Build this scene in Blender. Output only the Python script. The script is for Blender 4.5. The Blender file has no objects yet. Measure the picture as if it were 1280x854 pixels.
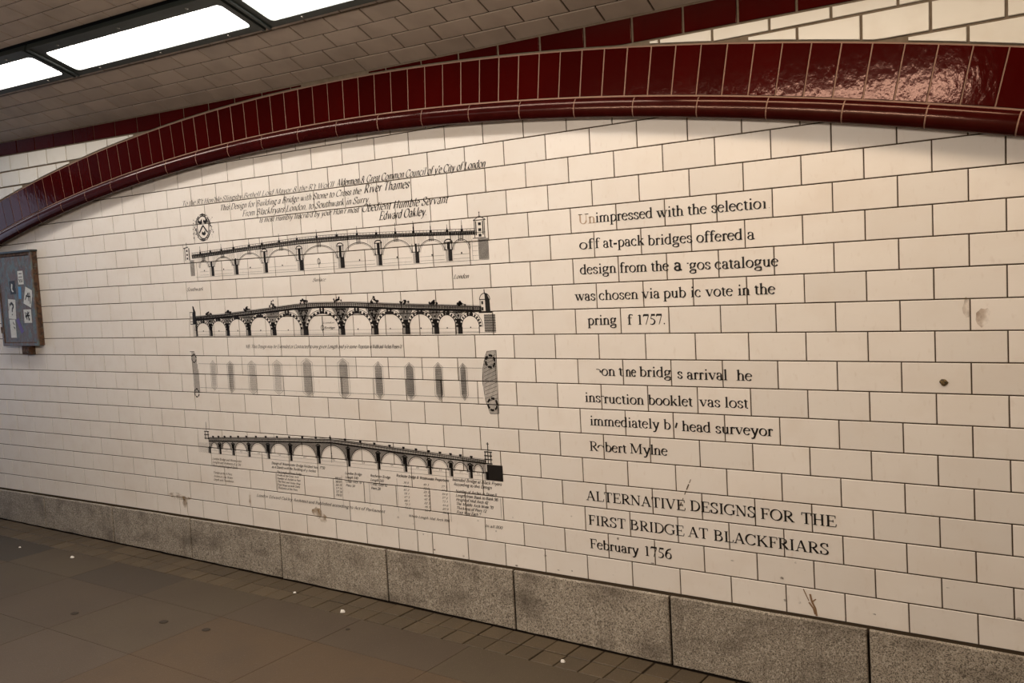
import bpy, math, random
import numpy as np
random.seed(7)
C = bpy.context.scene.collection
sc = bpy.context.scene

# ------------------------------------------------------------------ camera
# Survey units: 1 unit = one course of wall tiles = 0.10 m.  X runs along the tiled
# panel, Y goes into the wall (panel face Y = 0), Z is up (Z = 0 at the panel's foot).
U = 0.1
Z0 = 2.9
EYE = np.array([11.2907, -32.4976, 12.5882])
K1, FS, FP = 0.0483, 1183.4965, 1195.0
ROTV = np.array([1.6041, 0.4551, -0.5027])


def rotm(w):
    th = np.linalg.norm(w)
    k = w / th
    K = np.array([[0, -k[2], k[1]], [k[2], 0, -k[0]], [-k[1], k[0], 0]])
    return np.eye(3) + np.sin(th) * K + (1 - np.cos(th)) * K @ K


RC = rotm(ROTV)
from mathutils import Matrix, Vector


def world(P):
    P = np.asarray(P, float)
    return (P + np.array([0, 0, Z0])) * U


cam_d = bpy.data.cameras.new('camera')
cam = bpy.data.objects.new('camera', cam_d)
C.objects.link(cam)
m = Matrix.Identity(4)
ax = (RC[0], -RC[1], -RC[2])
eye = world(EYE)
for i in range(3):
    for j in range(3):
        m[i][j] = ax[j][i]
    m[i][3] = eye[i]
cam.matrix_world = m
cam_d.sensor_width = 36
cam_d.lens = FP / 1280 * 36
cam_d.clip_start = 0.02
sc.camera = cam

# ------------------------------------------------------------------ world, light, exposure
wd = bpy.data.worlds.new('sky')
sc.world = wd
wd.use_nodes = True
bg = wd.node_tree.nodes['Background']
bg.inputs[0].default_value = (0.62, 0.74, 1.0, 1)
bg.inputs[1].default_value = 1.3
LAMP = 18.5
LAMP_COL = (1.0, 0.93, 0.86)
# out-of-view lamps tinted and dimmed to tune the wall's tone: (colour, share of full output) by place along the passage
LAMP_LEFT = ((0.94, 0.95, 1.0), .24)
LAMP_RIGHT = ((1.0, 0.80, 0.60), 1.0)
sc.view_settings.view_transform = 'Standard'
sc.view_settings.look = 'None'
sc.view_settings.exposure = 0.15
sc.view_settings.gamma = 1.0


# ------------------------------------------------------------------ geometry helpers
def sstep(a, b, x):
    t = np.clip((x - a) / (b - a), 0, 1)
    return t * t * (3 - 2 * t)


def settle(P):
    """The masonry is not dead true: the surveyed courses bow by a centimetre or so."""
    P = np.asarray(P, float).reshape(-1, 3)
    d = (P - EYE) @ RC.T
    zc = np.maximum(d[:, 2], 1e-3)
    x = d[:, 0] / zc
    y = d[:, 1] / zc
    r2 = x * x + y * y
    g = (1 + K1 * np.minimum(r2, .7)) * FS / FP
    g = 1 + (g - 1) * (1 - sstep(.75, 2.2, r2))
    D = np.stack([x * g, y * g, np.ones_like(x)], 1) @ RC
    t = (P[:, 1] - EYE[1]) / np.where(np.abs(D[:, 1]) < 1e-6, 1e-6, D[:, 1])
    Q = EYE + D * t[:, None]
    w = sstep(-26, -19, P[:, 1]) * sstep(2, 6, d[:, 2])
    return P + (Q - P) * w[:, None]


def link_mesh(name, V, F, mat, parent=None, bow=True, mids=None, smooth=False, origin=None):
    V = np.asarray(V, float).reshape(-1, 3)
    if bow:
        V = settle(V)
    W = world(V)
    if origin is None:
        o3 = (W.min(0) + W.max(0)) / 2
    else:
        o3 = np.asarray(origin)
    me = bpy.data.meshes.new(name)
    me.from_pydata((W - o3).tolist(), [], F)
    mats = mat if isinstance(mat, (list, tuple)) else [mat]
    for mm in mats:
        me.materials.append(mm)
    if mids:
        me.polygons.foreach_set('material_index', mids)
    if smooth:
        me.polygons.foreach_set('use_smooth', [True] * len(F))
    me.update()
    ob = bpy.data.objects.new(name, me)
    C.objects.link(ob)
    ob.location = o3
    if parent is not None:
        ob.parent = parent
        ob.location = Vector(o3) - world_loc(parent)
    return ob


def world_loc(o):
    v = o.location.copy()
    while o.parent is not None:
        o = o.parent
        v += o.location
    return v


def empty(name, P, label=None, cat=None, group=None):
    o = bpy.data.objects.new(name, None)
    o.empty_display_size = 0.05
    C.objects.link(o)
    o.location = world(P)
    tag(o, label, cat, group)
    return o


def tag(o, label=None, cat=None, group=None, kind=None):
    if label: o['label'] = label
    if cat: o['category'] = cat
    if group: o['group'] = group
    if kind: o['kind'] = kind
    return o


class MB:
    def __init__(s):
        s.v = []; s.f = []; s.m = []

    def add(s, V, F, mi=0):
        n = len(s.v)
        s.v += [tuple(p) for p in V]
        s.f += [tuple(i + n for i in f) for f in F]
        s.m += [mi] * len(F)

    def box(s, a, b, mi=0):
        x0, y0, z0 = a; x1, y1, z1 = b
        s.add([(x0, y0, z0), (x1, y0, z0), (x1, y1, z0), (x0, y1, z0), (x0, y0, z1), (x1, y0, z1), (x1, y1, z1), (x0, y1, z1)],
              [(0, 3, 2, 1), (4, 5, 6, 7), (0, 1, 5, 4), (1, 2, 6, 5), (2, 3, 7, 6), (3, 0, 4, 7)], mi)

    def build(s, name, mat, parent=None, **k):
        return link_mesh(name, s.v, s.f, mat, parent, mids=s.m, **k)


def prism(poly, front, back, ins=0.02, rise=0.012):
    """poly: CCW list of (x,z) seen from -Y; bevelled front face; returns V,F in (x,y,z)."""
    n = len(poly)
    cx = sum(p[0] for p in poly) / n
    cz = sum(p[1] for p in poly) / n
    V = []
    w = max(p[0] for p in poly) - min(p[0] for p in poly)
    h = max(p[1] for p in poly) - min(p[1] for p in poly)
    ix = min(ins / max(w / 2, 1e-3), .4); iz = min(ins / max(h / 2, 1e-3), .4)
    for x, z in poly:
        V.append((x + (cx - x) * ix, front, z + (cz - z) * iz))
    for x, z in poly:
        V.append((x, front + rise, z))
    for x, z in poly:
        V.append((x, back, z))
    F = [tuple(range(n))]
    for i in range(n):
        j = (i + 1) % n
        F.append((i, n + i, n + j, j))
        F.append((n + i, 2 * n + i, 2 * n + j, n + j))
    return V, F


# ------------------------------------------------------------------ materials
def mat(name, col, rough=.5, spec=.5, noise=None, bump=None, metal=0, rnd=0.0, objcol=False, coat=0.0, stain=None):
    M = bpy.data.materials.new(name)
    M.use_nodes = True
    nt = M.node_tree; N = nt.nodes; L = nt.links
    b = N['Principled BSDF']
    b.inputs['Roughness'].default_value = rough
    b.inputs['Metallic'].default_value = metal
    b.inputs['Specular IOR Level'].default_value = spec
    b.inputs['Coat Weight'].default_value = coat
    b.inputs['Coat Roughness'].default_value = .08
    tc = N.new('ShaderNodeNewGeometry')
    pos = tc.outputs['Position']
    rgb = N.new('ShaderNodeRGB'); rgb.outputs[0].default_value = (*col, 1)
    cur = rgb.outputs[0]
    if objcol:
        oi = N.new('ShaderNodeObjectInfo')
        mx = N.new('ShaderNodeMix'); mx.data_type = 'RGBA'; mx.blend_type = 'MULTIPLY'; mx.inputs[0].default_value = 1
        L.new(cur, mx.inputs[6]); L.new(oi.outputs['Color'], mx.inputs[7]); cur = mx.outputs[2]
    if rnd:
        oi = N.new('ShaderNodeObjectInfo')
        mr = N.new('ShaderNodeMapRange'); mr.inputs[3].default_value = 1 - rnd; mr.inputs[4].default_value = 1 + rnd * .6
        L.new(oi.outputs['Random'], mr.inputs[0])
        mx = N.new('ShaderNodeVectorMath'); mx.operation = 'SCALE'
        L.new(cur, mx.inputs[0]); L.new(mr.outputs[0], mx.inputs['Scale']); cur = mx.outputs[0]
    for nz in (noise or []):
        # (scale vector, detail, colour, lo, hi, strength)
        sc3, det, c2, lo, hi, st = nz
        mp = N.new('ShaderNodeMapping'); mp.inputs['Scale'].default_value = sc3
        L.new(pos, mp.inputs[0])
        t = N.new('ShaderNodeTexNoise'); t.inputs['Scale'].default_value = 1; t.inputs['Detail'].default_value = det
        L.new(mp.outputs[0], t.inputs[0])
        r = N.new('ShaderNodeMapRange'); r.inputs[1].default_value = lo; r.inputs[2].default_value = hi
        r.inputs[3].default_value = 0; r.inputs[4].default_value = st
        L.new(t.outputs[0], r.inputs[0])
        mx = N.new('ShaderNodeMix'); mx.data_type = 'RGBA'; mx.blend_type = 'MIX'
        L.new(r.outputs[0], mx.inputs[0]); L.new(cur, mx.inputs[6]); mx.inputs[7].default_value = (*c2, 1)
        cur = mx.outputs[2]
    L.new(cur, b.inputs['Base Color'])
    if bump:
        sc3, det, st = bump
        mp = N.new('ShaderNodeMapping'); mp.inputs['Scale'].default_value = sc3
        L.new(pos, mp.inputs[0])
        t = N.new('ShaderNodeTexNoise'); t.inputs['Scale'].default_value = 1; t.inputs['Detail'].default_value = det
        L.new(mp.outputs[0], t.inputs[0])
        bp = N.new('ShaderNodeBump'); bp.inputs['Strength'].default_value = st; bp.inputs['Distance'].default_value = .01
        L.new(t.outputs[0], bp.inputs['Height']); L.new(bp.outputs[0], b.inputs['Normal'])
    return M


M_tile = mat('cream_tile', (.79, .735, .665), .42, .35, rnd=.065,
             noise=[((9, 9, 9), 3, (.70, .62, .53), .5, .8, .4), ((60, 60, 25), 4, (.58, .48, .38), .6, .85, .45),
                    ((2.2, 2.2, 5), 4, (.68, .58, .48), .5, .75, .35)],
             bump=((30, 30, 30), 2, .06))
M_grout = mat('brown_grout', (.075, .054, .034), .9, .1)
M_sptile = mat('spandrel_tile', (.66, .63, .56), .3, .5, rnd=.04, noise=[((9, 9, 9), 3, (.54, .48, .39), .5, .8, .5)])
M_spgrout = mat('grey_grout', (.16, .125, .09), .9, .1, noise=[((40, 40, 40), 3, (.12, .09, .06), .4, .7, .7)])
M_red = mat('oxblood_glaze', (.036, .0009, .0006), .09, .15, rnd=.22, coat=.0,
            noise=[((14, 14, 5), 3, (.03, .0012, .001), .45, .75, .7)], bump=((45, 45, 30), 3, .06))
M_red.node_tree.nodes['Principled BSDF'].inputs['Specular Tint'].default_value = (1, .62, .5, 1)
M_redroll = mat('oxblood_roll_glaze', (.026, .001, .0009), .16, .28, rnd=.15, coat=.0,
                noise=[((20, 20, 20), 3, (.04, .003, .003), .45, .75, .6)], bump=((20, 20, 20), 2, .05))
M_redroll.node_tree.nodes['Principled BSDF'].inputs['Specular Tint'].default_value = (1, .66, .5, 1)
M_pink = mat('pink_grout', (.27, .165, .12), .9, .1)
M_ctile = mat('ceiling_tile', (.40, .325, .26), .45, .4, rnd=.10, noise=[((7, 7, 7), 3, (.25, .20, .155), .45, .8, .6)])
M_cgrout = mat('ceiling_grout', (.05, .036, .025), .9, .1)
M_granite = mat('grey_granite', (.38, .33, .26), .55, .4, rnd=.12,
                noise=[((240, 240, 240), 2, (.05, .04, .028), .48, .6, .8), ((150, 150, 150), 1, (.55, .49, .41), .58, .66, .75),
                       ((5, 5, 9), 4, (.07, .052, .036), .5, .78, .75), ((25, 25, 4), 3, (.09, .07, .05), .55, .8, .5)],
                bump=((300, 300, 300), 2, .25))
M_joint = mat('plinth_joint', (.018, .013, .009), .95, .1)
M_floor = mat('floor_slab', (.074, .054, .034), .55, .3, objcol=True, rnd=.04,
              noise=[((3, 3, 3), 5, (.055, .038, .025), .45, .75, .6), ((160, 160, 160), 2, (.15, .12, .09), .6, .75, .4),
                     ((14, 14, 14), 4, (.06, .043, .03), .6, .8, .5)],
              bump=((220, 220, 220), 2, .12))
M_sett = mat('floor_sett', (.088, .063, .036), .55, .35, rnd=.22,
             noise=[((6, 6, 6), 4, (.06, .045, .03), .45, .75, .6), ((150, 150, 150), 2, (.22, .18, .13), .6, .75, .4)],
             bump=((200, 200, 200), 2, .15))
M_fjoint = mat('floor_joint', (.028, .02, .014), .95, .1)
M_ink = mat('black_ink', (.012, .009, .007), .5, .3)
M_grey_ink = mat('grey_ink', (.20, .165, .13), .6, .3)
M_faded = mat('faded_ink', (.46, .34, .24), .6, .3)
M_housing = mat('dark_green_steel', (.018, .024, .021), .45, .5)
M_black = mat('shadow_gap_black', (.004, .004, .004), .9, .1)
M_plain = mat('far_wall_tile', (.30, .25, .20), .4, .4)
M_rust = mat('rusty_teal_paint', (.075, .10, .088), .45, .5,
             noise=[((26, 26, 14), 5, (.10, .045, .022), .41, .54, .85), ((60, 60, 60), 4, (.24, .24, .20), .6, .75, .6),
                    ((30, 30, 30), 3, (.03, .028, .024), .58, .7, .8)], bump=((60, 60, 60), 4, .3))
M_rust2 = mat('brown_rust', (.10, .05, .027), .75, .3,
              noise=[((50, 50, 50), 4, (.03, .02, .014), .45, .6, .8), ((40, 40, 40), 3, (.11, .12, .10), .58, .7, .6)],
              bump=((80, 80, 80), 4, .4))
M_paper = mat('sticker_paper', (.66, .66, .62), .5, .4, noise=[((120, 120, 120), 3, (.40, .39, .36), .5, .7, .6)])
M_blue = mat('blue_sticker', (.05, .22, .42), .4, .4)
M_violet = mat('violet_ink', (.10, .06, .22), .5, .4)
M_white = mat('litter_white', (.75, .72, .66), .6, .3)
M_gum = mat('dark_gum', (.042, .032, .023), .7, .2)
M_metal = mat('dull_screw', (.16, .15, .13), .4, .5, metal=.8)


def stain_mat(name, col, alpha):
    M = mat(name, col, .7, .2)
    nt = M.node_tree; N = nt.nodes; L = nt.links
    g = N.new('ShaderNodeNewGeometry')
    mp = N.new('ShaderNodeMapping'); mp.inputs['Scale'].default_value = (26, 26, 20)
    t = N.new('ShaderNodeTexNoise'); t.inputs['Scale'].default_value = 1; t.inputs['Detail'].default_value = 4
    r = N.new('ShaderNodeMapRange'); r.inputs[1].default_value = .38; r.inputs[2].default_value = .68; r.inputs[4].default_value = alpha
    L.new(g.outputs['Position'], mp.inputs[0]); L.new(mp.outputs[0], t.inputs[0]); L.new(t.outputs[0], r.inputs[0])
    L.new(r.outputs[0], N['Principled BSDF'].inputs['Alpha'])
    return M


M_stain = stain_mat('brown_stain', (.30, .19, .08), .7)
M_stain2 = stain_mat('dark_stain', (.08, .05, .03), .85)
M_stain3 = stain_mat('pale_smear', (.36, .23, .13), .55)



def lit(name, col, k):
    M = bpy.data.materials.new(name)
    M.use_nodes = True
    b_ = M.node_tree.nodes['Principled BSDF']
    b_.inputs['Base Color'].default_value = (.8, .8, .78, 1)
    b_.inputs['Emission Color'].default_value = (*col, 1)
    b_.inputs['Emission Strength'].default_value = LAMP * k
    b_.inputs['Roughness'].default_value = .35
    return M


M_diff = lit('lit_diffuser', LAMP_COL, 1)
M_diff_l = lit('lit_diffuser_cool_dim', *LAMP_LEFT)
M_diff_o = lit('lit_diffuser_opposite', (1.0, .87, .74), 3.1)
M_diff_r = lit('lit_diffuser_warm', *LAMP_RIGHT)

# ------------------------------------------------------------------ the survey
AW = 2.0316                    # tile length
SX = -0.0135                   # the passage falls to the right
YF = -0.4                      # face of the arch band, frieze and spandrels
CX, CZ = -21.9, -107.0         # centre of the arch
R_OUT, R_IN, R_ROLL = 128.72, 126.98, 126.2


def faced(x, z):               # survey taken on the panel plane -> on the arch face
    return 11.29 + (x - 11.29) * .9877, 12.59 + (z - 12.59) * .9877


def zfloor(x): return -2.85 - .0148 * x


def zceil(x): return 21.62 + SX * x


def zfrieze(x): return 20.63 - .0165 * x


def arc(x, r): return CZ + math.sqrt(max(r * r - (x - CX) ** 2, 1))


A0, AK = .4877, .0282          # springing angle and curvature of the vault
_S = np.linspace(0, 36, 721)
_mid = (_S[1:] + _S[:-1]) / 2
_ang = A0 - AK * _mid
_CY = YF + .1 - np.r_[0, np.cumsum(np.cos(_ang)) * .05]
_CZ = 21.63 + np.r_[0, np.cumsum(np.sin(_ang)) * .05]


def vault(x, s, h=0.0):
    """point on the vault: x along, s up from the wall, h below the surface"""
    s = max(s, 0)
    y = float(np.interp(s, _S, _CY)); z = float(np.interp(s, _S, _CZ)); a = A0 - AK * s
    return (x, y - h * math.sin(a), z + SX * x - h * math.cos(a))


XL, XR = -98.0, 18.0

# ------------------------------------------------------------------ structure: wall_back
b = MB()
b.add([(-100, .03, -3.6), (45, .03, -3.6), (45, .03, 23), (-100, .03, 23)], [(0, 1, 2, 3)])
b.box((-100, .08, -4), (45, .6, 23.2))
wall = b.build('wall_back', M_grout)
tag(wall, kind='structure')

g = .021
tiles = []
for row in range(1, 21):
    z0, z1 = row - 1 + g, row - g
    off = 0 if row % 2 else .5
    cuts = {1: [-17.14, -33.88], 2: [-37.3], 3: []}.get(row, [])
    xs = [(c + off) * AW for c in range(-49, 10)] + cuts
    xs.sort()
    for xa, xb in zip(xs[:-1], xs[1:]):
        if xb < XL or xa > XR: continue
        xm = (xa + xb) / 2
        if z0 > max(arc(xa, R_ROLL), arc(xb, R_ROLL)) + .15: continue
        tiles.append((xa + g, xb - g, z0, z1))


def near(t):
    xm = (t[0] + t[1]) / 2
    d = ((np.array([xm, 0, (t[2] + t[3]) / 2]) - EYE) @ RC.T)
    px = 640 + FP * d[0] / d[2]; py = 427 + FP * d[1] / d[2]
    vis = -20 < px < 1300 and -20 < py < 874
    return (0 if vis else 1, d[2])


tiles.sort(key=near)
mass = MB()
for i, (xa, xb, za, zb) in enumerate(tiles):
    fy = random.uniform(0, .008)
    V, F = prism([(xa, za), (xb, za), (xb, zb), (xa, zb)], fy, .09, .012, .012)
    tx = random.gauss(0, .0012); tz = random.gauss(0, .002)
    V = [(x, y + max(-.004, tx * (x - xa) + tz * (z - za)) if y < .05 else y, z) for x, y, z in V]
    if i < 300:
        link_mesh('tile', V, F, M_tile, wall)
    else:
        mass.add(V, F)
mo = mass.build('far_tiles', M_tile, wall)
tag(mo, kind='stuff')

# ------------------------------------------------------------------ structure: upper wall behind the arch (trim_1)
def xsamples(a, b, n):
    return [a + (b - a) * i / n for i in range(n + 1)]


b = MB()
XA, XB = -97.5, 40.0
xs = xsamples(XA, XB, 140)
V = []; F = []
for x in xs:
    zl = arc(x, R_ROLL + .2)
    V += [(x, YF + .05, zl), (x, YF + .05, zceil(x) + .25), (x, .02, zl), (x, .02, zceil(x) + .25)]
for i in range(len(xs) - 1):
    a = i * 4; c = a + 4
    F += [(a, c, c + 1, a + 1), (a + 2, c + 2, c, a)]
b.add(V, F)
upper = b.build('wall_upper', M_spgrout)
tag(upper, kind='structure')


def clipped_tile(xa, xb, lo, hi, front, mat_, parent, name='tile', n=6, ins=.015):
    pts = [(x, lo(x), hi(x)) for x in xsamples(xa, xb, n)]
    pts2 = [p for p in pts if p[2] - p[1] > .06]
    if len(pts2) < 2: return None
    # interpolate the tip
    poly = [(p[0], p[1]) for p in pts2] + [(p[0], p[2]) for p in reversed(pts2)]
    if abs(pts2[0][0] - xa) < 1e-6 and abs(pts2[-1][0] - xb) < 1e-6 and all(abs(lo(x) - (lo(xa) + (lo(xb) - lo(xa)) * (x - xa) / (xb - xa))) < 1e-3 for x in xsamples(xa, xb, 4)):
        poly = [(xa, lo(xa)), (xb, lo(xb)), (xb, hi(xb)), (xa, hi(xa))]
    V, F = prism(poly, front, front + .07, ins, .015)
    return link_mesh(name, V, F, mat_, parent)


fg = .045
# dark red frieze of long tiles under the vault
frieze = empty('trim_1', (-20, YF, 21))
frieze['kind'] = 'structure'
ga = lambda x: arc(x, R_OUT) + .09
for k in range(-47, 9):
    xa = faced(-1.04 + 2.032 * k, 0)[0] + fg; xb = faced(-1.04 + 2.032 * (k + 1), 0)[0] - fg
    clipped_tile(xa, xb, lambda x: max(zfrieze(x) + .04, ga(x)), lambda x: zceil(x) - .05, YF - random.uniform(0, .01), M_red, frieze)

# cream spandrel courses
rows_sp = [(lambda x: 20.165 - .006 * x, 1), (lambda x: 19.235 - .006 * x, 0), (lambda x: 18.30 - .006 * x, 1),
           (lambda x: 17.36 - .006 * x, 0), (lambda x: 16.42 - .006 * x, 1), (lambda x: 15.48 - .006 * x, 0),
           (lambda x: 14.54 - .006 * x, 1)] + [((lambda i: lambda x: 13.6 - .94 * i - .006 * x)(i), i % 2) for i in range(18)]
spandrel = empty('trim_2', (4, YF, 19.5))
spandrel['kind'] = 'structure'
TP = 2.047 * .9877
for ri, (zb, par) in enumerate(rows_sp):
    if ri == 0:
        top = lambda x: zfrieze(x) - .04
    else:
        pz = rows_sp[ri - 1][0]
        top = (lambda pz: lambda x: pz(x) - fg)(pz)
    for side in (0, 1):
        if side == 0:
            base = -47.97 if ri % 2 == 0 else -49.12 + TP
            rng = range(-25, 12)
        else:
            base = .20 if ri == 0 else (1.12 if ri == 1 else (.12 if ri % 2 == 0 else 1.12))
            rng = range(-4, 9)
        for k in rng:
            xa = base + TP * k + fg; xb = base + TP * (k + 1) - fg
            if side == 0 and (xb > -25 or xa < -98): continue
            if side == 1 and (xa < -12 or xa > 18): continue
            clipped_tile(xa, xb, (lambda zb: lambda x: max(zb(x) + fg, ga(x)))(zb), top, YF - random.uniform(0, .01), M_sptile, spandrel)

# ------------------------------------------------------------------ trim_3: the arch band, voussoirs and roll moulding
band = empty('trim_3', (CX, YF, 20))
band['kind'] = 'structure'


def polar(r, th, y): return (CX + r * math.sin(th), y, CZ + r * math.cos(th))


# pale bedding mortar strip under the voussoirs
bm_ = MB()
n = 120
V = []; F = []
for i in range(n + 1):
    th = -.60 + .98 * i / n
    for r, y in ((R_IN - .06, YF + .012), (R_OUT + .02, YF + .012)):
        V.append(polar(r, th, y))
for i in range(n):
    a = 2 * i
    F.append((a, a + 2, a + 3, a + 1))
bm_.add(V, F)
bm_.build('mortar_bed', M_pink, band)

dth = .9555 / R_IN
th0 = math.asin((-.607 - CX) / R_IN)
gj = .021 / R_IN
for k in range(-102, 22):
    ta = th0 + k * dth + gj; tb = th0 + (k + 1) * dth - gj
    if ta < -.60 or tb > .36: continue
    y = YF - random.uniform(.0, .012)
    ins = .012 / R_IN
    r0, r1 = R_IN + .02, R_OUT - .02
    V = [polar(r0 + .012, ta + ins, y), polar(r0 + .012, tb - ins, y), polar(r1 - .012, tb - ins, y), polar(r1 - .012, ta + ins, y),
         polar(r0, ta, y + .015), polar(r0, tb, y + .015), polar(r1, tb, y + .015), polar(r1, ta, y + .015),
         polar(r0, ta, YF + .05), polar(r0, tb, YF + .05), polar(r1, tb, YF + .05), polar(r1, ta, YF + .05)]
    F = [(0, 1, 2, 3)]
    for i in range(4):
        j = (i + 1) % 4
        F += [(i, 4 + i, 4 + j, j), (4 + i, 8 + i, 8 + j, 4 + j)]
    tw = random.gauss(0, .004)
    V = [(x, yy + tw * (x - V[0][0]), z) for x, yy, z in V]
    link_mesh('voussoir_tile', V, F, M_red, band)

# roll moulding: a bullnose running back to the panel, in separate glazed lengths
RR = .37
rc = R_ROLL + RR
prof = [(R_ROLL + .22, .0), (R_ROLL + .03, YF + .1)] + [(rc - RR * math.cos(t), YF - .02 - .2 * math.sin(t)) for t in [math.pi * i / 14 for i in range(15)]] + [(rc + RR, .0)]
dR = 2.515 / R_ROLL
tR0 = math.asin((2.57 - CX) / (rc))
gr = .022 / R_ROLL
for k in range(-40, 8):
    ta = tR0 + k * dR + gr; tb = tR0 + (k + 1) * dR - gr
    if ta < -.60 or tb > .37: continue
    V = []; F = []
    m_ = 6; npf = len(prof)
    dy = random.uniform(-.008, .008)
    for i in range(m_ + 1):
        th = ta + (tb - ta) * i / m_
        for r, y in prof:
            V.append(polar(r, th, y + (dy if y < -.3 else 0)))
    for i in range(m_):
        for j in range(npf - 1):
            a = i * npf + j
            F.append((a, a + npf, a + npf + 1, a + 1))
    nv = len(V)
    V += V[:npf] + V[m_ * npf:m_ * npf + npf]
    F.append(tuple(nv + i for i in range(npf)))
    F.append(tuple(nv + npf + i for i in reversed(range(npf))))
    link_mesh('roll_moulding', V, F, M_redroll, band, smooth=False).data.polygons.foreach_set('use_smooth', [True] * (m_ * (npf - 1)) + [False] * 2)
# mortar in the joints of the roll
V = []; F = []
prof2 = [(rc - (RR - .012) * math.cos(t), YF - .02 - .19 * math.sin(t)) for t in [math.pi * i / 12 for i in range(13)]]
n = 110
for i in range(n + 1):
    th = -.60 + .97 * i / n
    for r, y in prof2: V.append(polar(r, th, y))
np2 = len(prof2)
for i in range(n):
    for j in range(np2 - 1):
        a = i * np2 + j
        F.append((a, a + np2, a + np2 + 1, a + 1))
bm_ = MB(); bm_.add(V, F)
bm_.build('roll_mortar', M_pink, band, smooth=True)

# ------------------------------------------------------------------ ceiling: tiled vault
cl = MB()
ss = [i * 34.6 / 40 for i in range(41)]
xs = xsamples(-100, 45, 29)
V = []; F = []
for s in ss:
    for x in xs: V.append(vault(x, s, -.03))
nx = len(xs)
for i in range(len(ss) - 1):
    for j in range(nx - 1):
        a = i * nx + j
        F.append((a, a + nx, a + nx + 1, a + 1))
cl.add(V, F)
ceil = cl.build('ceiling', M_cgrout)
tag(ceil, kind='structure')

cg = .03
crow = [(0.03, .90, -20.15), (.90, 1.81, -19.2), (1.81, 2.73, -20.27), (2.73, 3.68, -19.35), (3.68, 4.0, -20.3)]
s_ = 6.45
crow += [(6.96, 7.43, -20.9), (7.43, 8.44, -19.75), (8.44, 9.48, -20.77), (9.48, 10.5, -19.8), (10.5, 11.5, -20.8), (11.5, 12.5, -19.8)]
ct = []
for sa, sb, base in crow:
    for k in range(-40, 20):
        xa = base + 2.02 * k; xb = xa + 2.02
        if xb < XL or xa > XR: continue
        ct.append((xa + cg, xb - cg, sa + cg, sb - cg))


def neark(t):
    P = np.array(vault((t[0] + t[1]) / 2, (t[2] + t[3]) / 2))
    d = (P - EYE) @ RC.T
    if d[2] < 1: return (1, 99)
    px = 640 + FP * d[0] / d[2]; py = 427 + FP * d[1] / d[2]
    vis = -60 < px < 1300 and -40 < py < 874
    return (0 if vis else 1, d[2])


ct.sort(key=neark)
mass = MB()
for i, (xa, xb, sa, sb) in enumerate(ct):
    h = random.uniform(.0, .01)
    V = []
    e = .015
    for hh, ee in ((.012 + h, e), (h - .003, 0), (-.06, 0)):
        V += [vault(xa + ee, sa + ee, hh), vault(xb - ee, sa + ee, hh), vault(xb - ee, sb - ee, hh), vault(xa + ee, sb - ee, hh)]
    F = [(3, 2, 1, 0)]
    for a in range(4):
        c = (a + 1) % 4
        F += [(a, c, 4 + c, 4 + a), (4 + a, 4 + c, 8 + c, 8 + a)]
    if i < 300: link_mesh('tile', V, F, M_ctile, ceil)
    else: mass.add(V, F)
# the vault beyond the tiles counted one by one: the same courses in one mass
for sI in range(13, 34):
    for k in range(-32, 28):
        xa = -20.8 + (sI % 2) * 1.0 + 2.02 * k + cg; xb = xa + 2.02 - 2 * cg; sa = sI - .5 + cg; sb = sa + 1 - 2 * cg
        mass.add([vault(xa, sa, .012), vault(xb, sa, .012), vault(xb, sb, .012), vault(xa, sb, .012)], [(3, 2, 1, 0)])
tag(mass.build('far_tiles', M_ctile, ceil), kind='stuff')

# ------------------------------------------------------------------ granite plinth
b = MB()
b.add([(-100, -.12, -3.6), (45, -.12, -3.6), (45, -.12, -.05), (-100, -.12, -.05), (-100, .06, -.05), (45, .06, -.05)],
      [(0, 1, 2, 3), (3, 2, 5, 4)])
pl = b.build('baseboard_back', M_joint)
tag(pl, kind='structure')
for k in range(-13, 4):
    xa = -4.45 + 7.25 * k + .045; xb = xa + 7.25 - .09
    zt = -.045 - random.uniform(0, .02)
    n = 8
    poly = [(x, zfloor(x) + .04 + random.uniform(0, .03)) for x in xsamples(xa, xb, n)] + [(x, zt + random.uniform(-.012, .012)) for x in xsamples(xb, xa, n)]
    V, F = prism(poly, -.22 - random.uniform(0, .02), -.1, .03, .03)
    link_mesh('granite_block', V, F, M_granite, pl)

# ------------------------------------------------------------------ floor
b = MB()
V = []; F = []
for i in range(59):
    for j in range(20):
        x = -100 + 2.5 * i; y = .3 - 36.3 * j / 19
        V.append((x, y, zfloor(x) - .05))
for i in range(58):
    for j in range(19):
        a = i * 20 + j
        F.append((a, a + 1, a + 21, a + 20))
b.add(V, F)
fl = b.build('floor', M_fjoint)
tag(fl, kind='structure')


def slab(xa, xb, ya, yb, e, top, mat_, parent, name, bow=True):
    V = []
    for dz, ee in ((top, e), (top - .02, 0), (-.06, 0)):
        for x, y in ((xa + ee, ya - ee), (xa + ee, yb + ee), (xb - ee, yb + ee), (xb - ee, ya - ee)):
            V.append((x, y, zfloor(x) + dz))
    F = [(0, 1, 2, 3)]
    for a in range(4):
        c = (a + 1) % 4
        F += [(a, 4 + a, 4 + c, c), (4 + a, 8 + a, 8 + c, 4 + c)]
    return link_mesh(name, V, F, mat_, parent, bow=bow)


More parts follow.
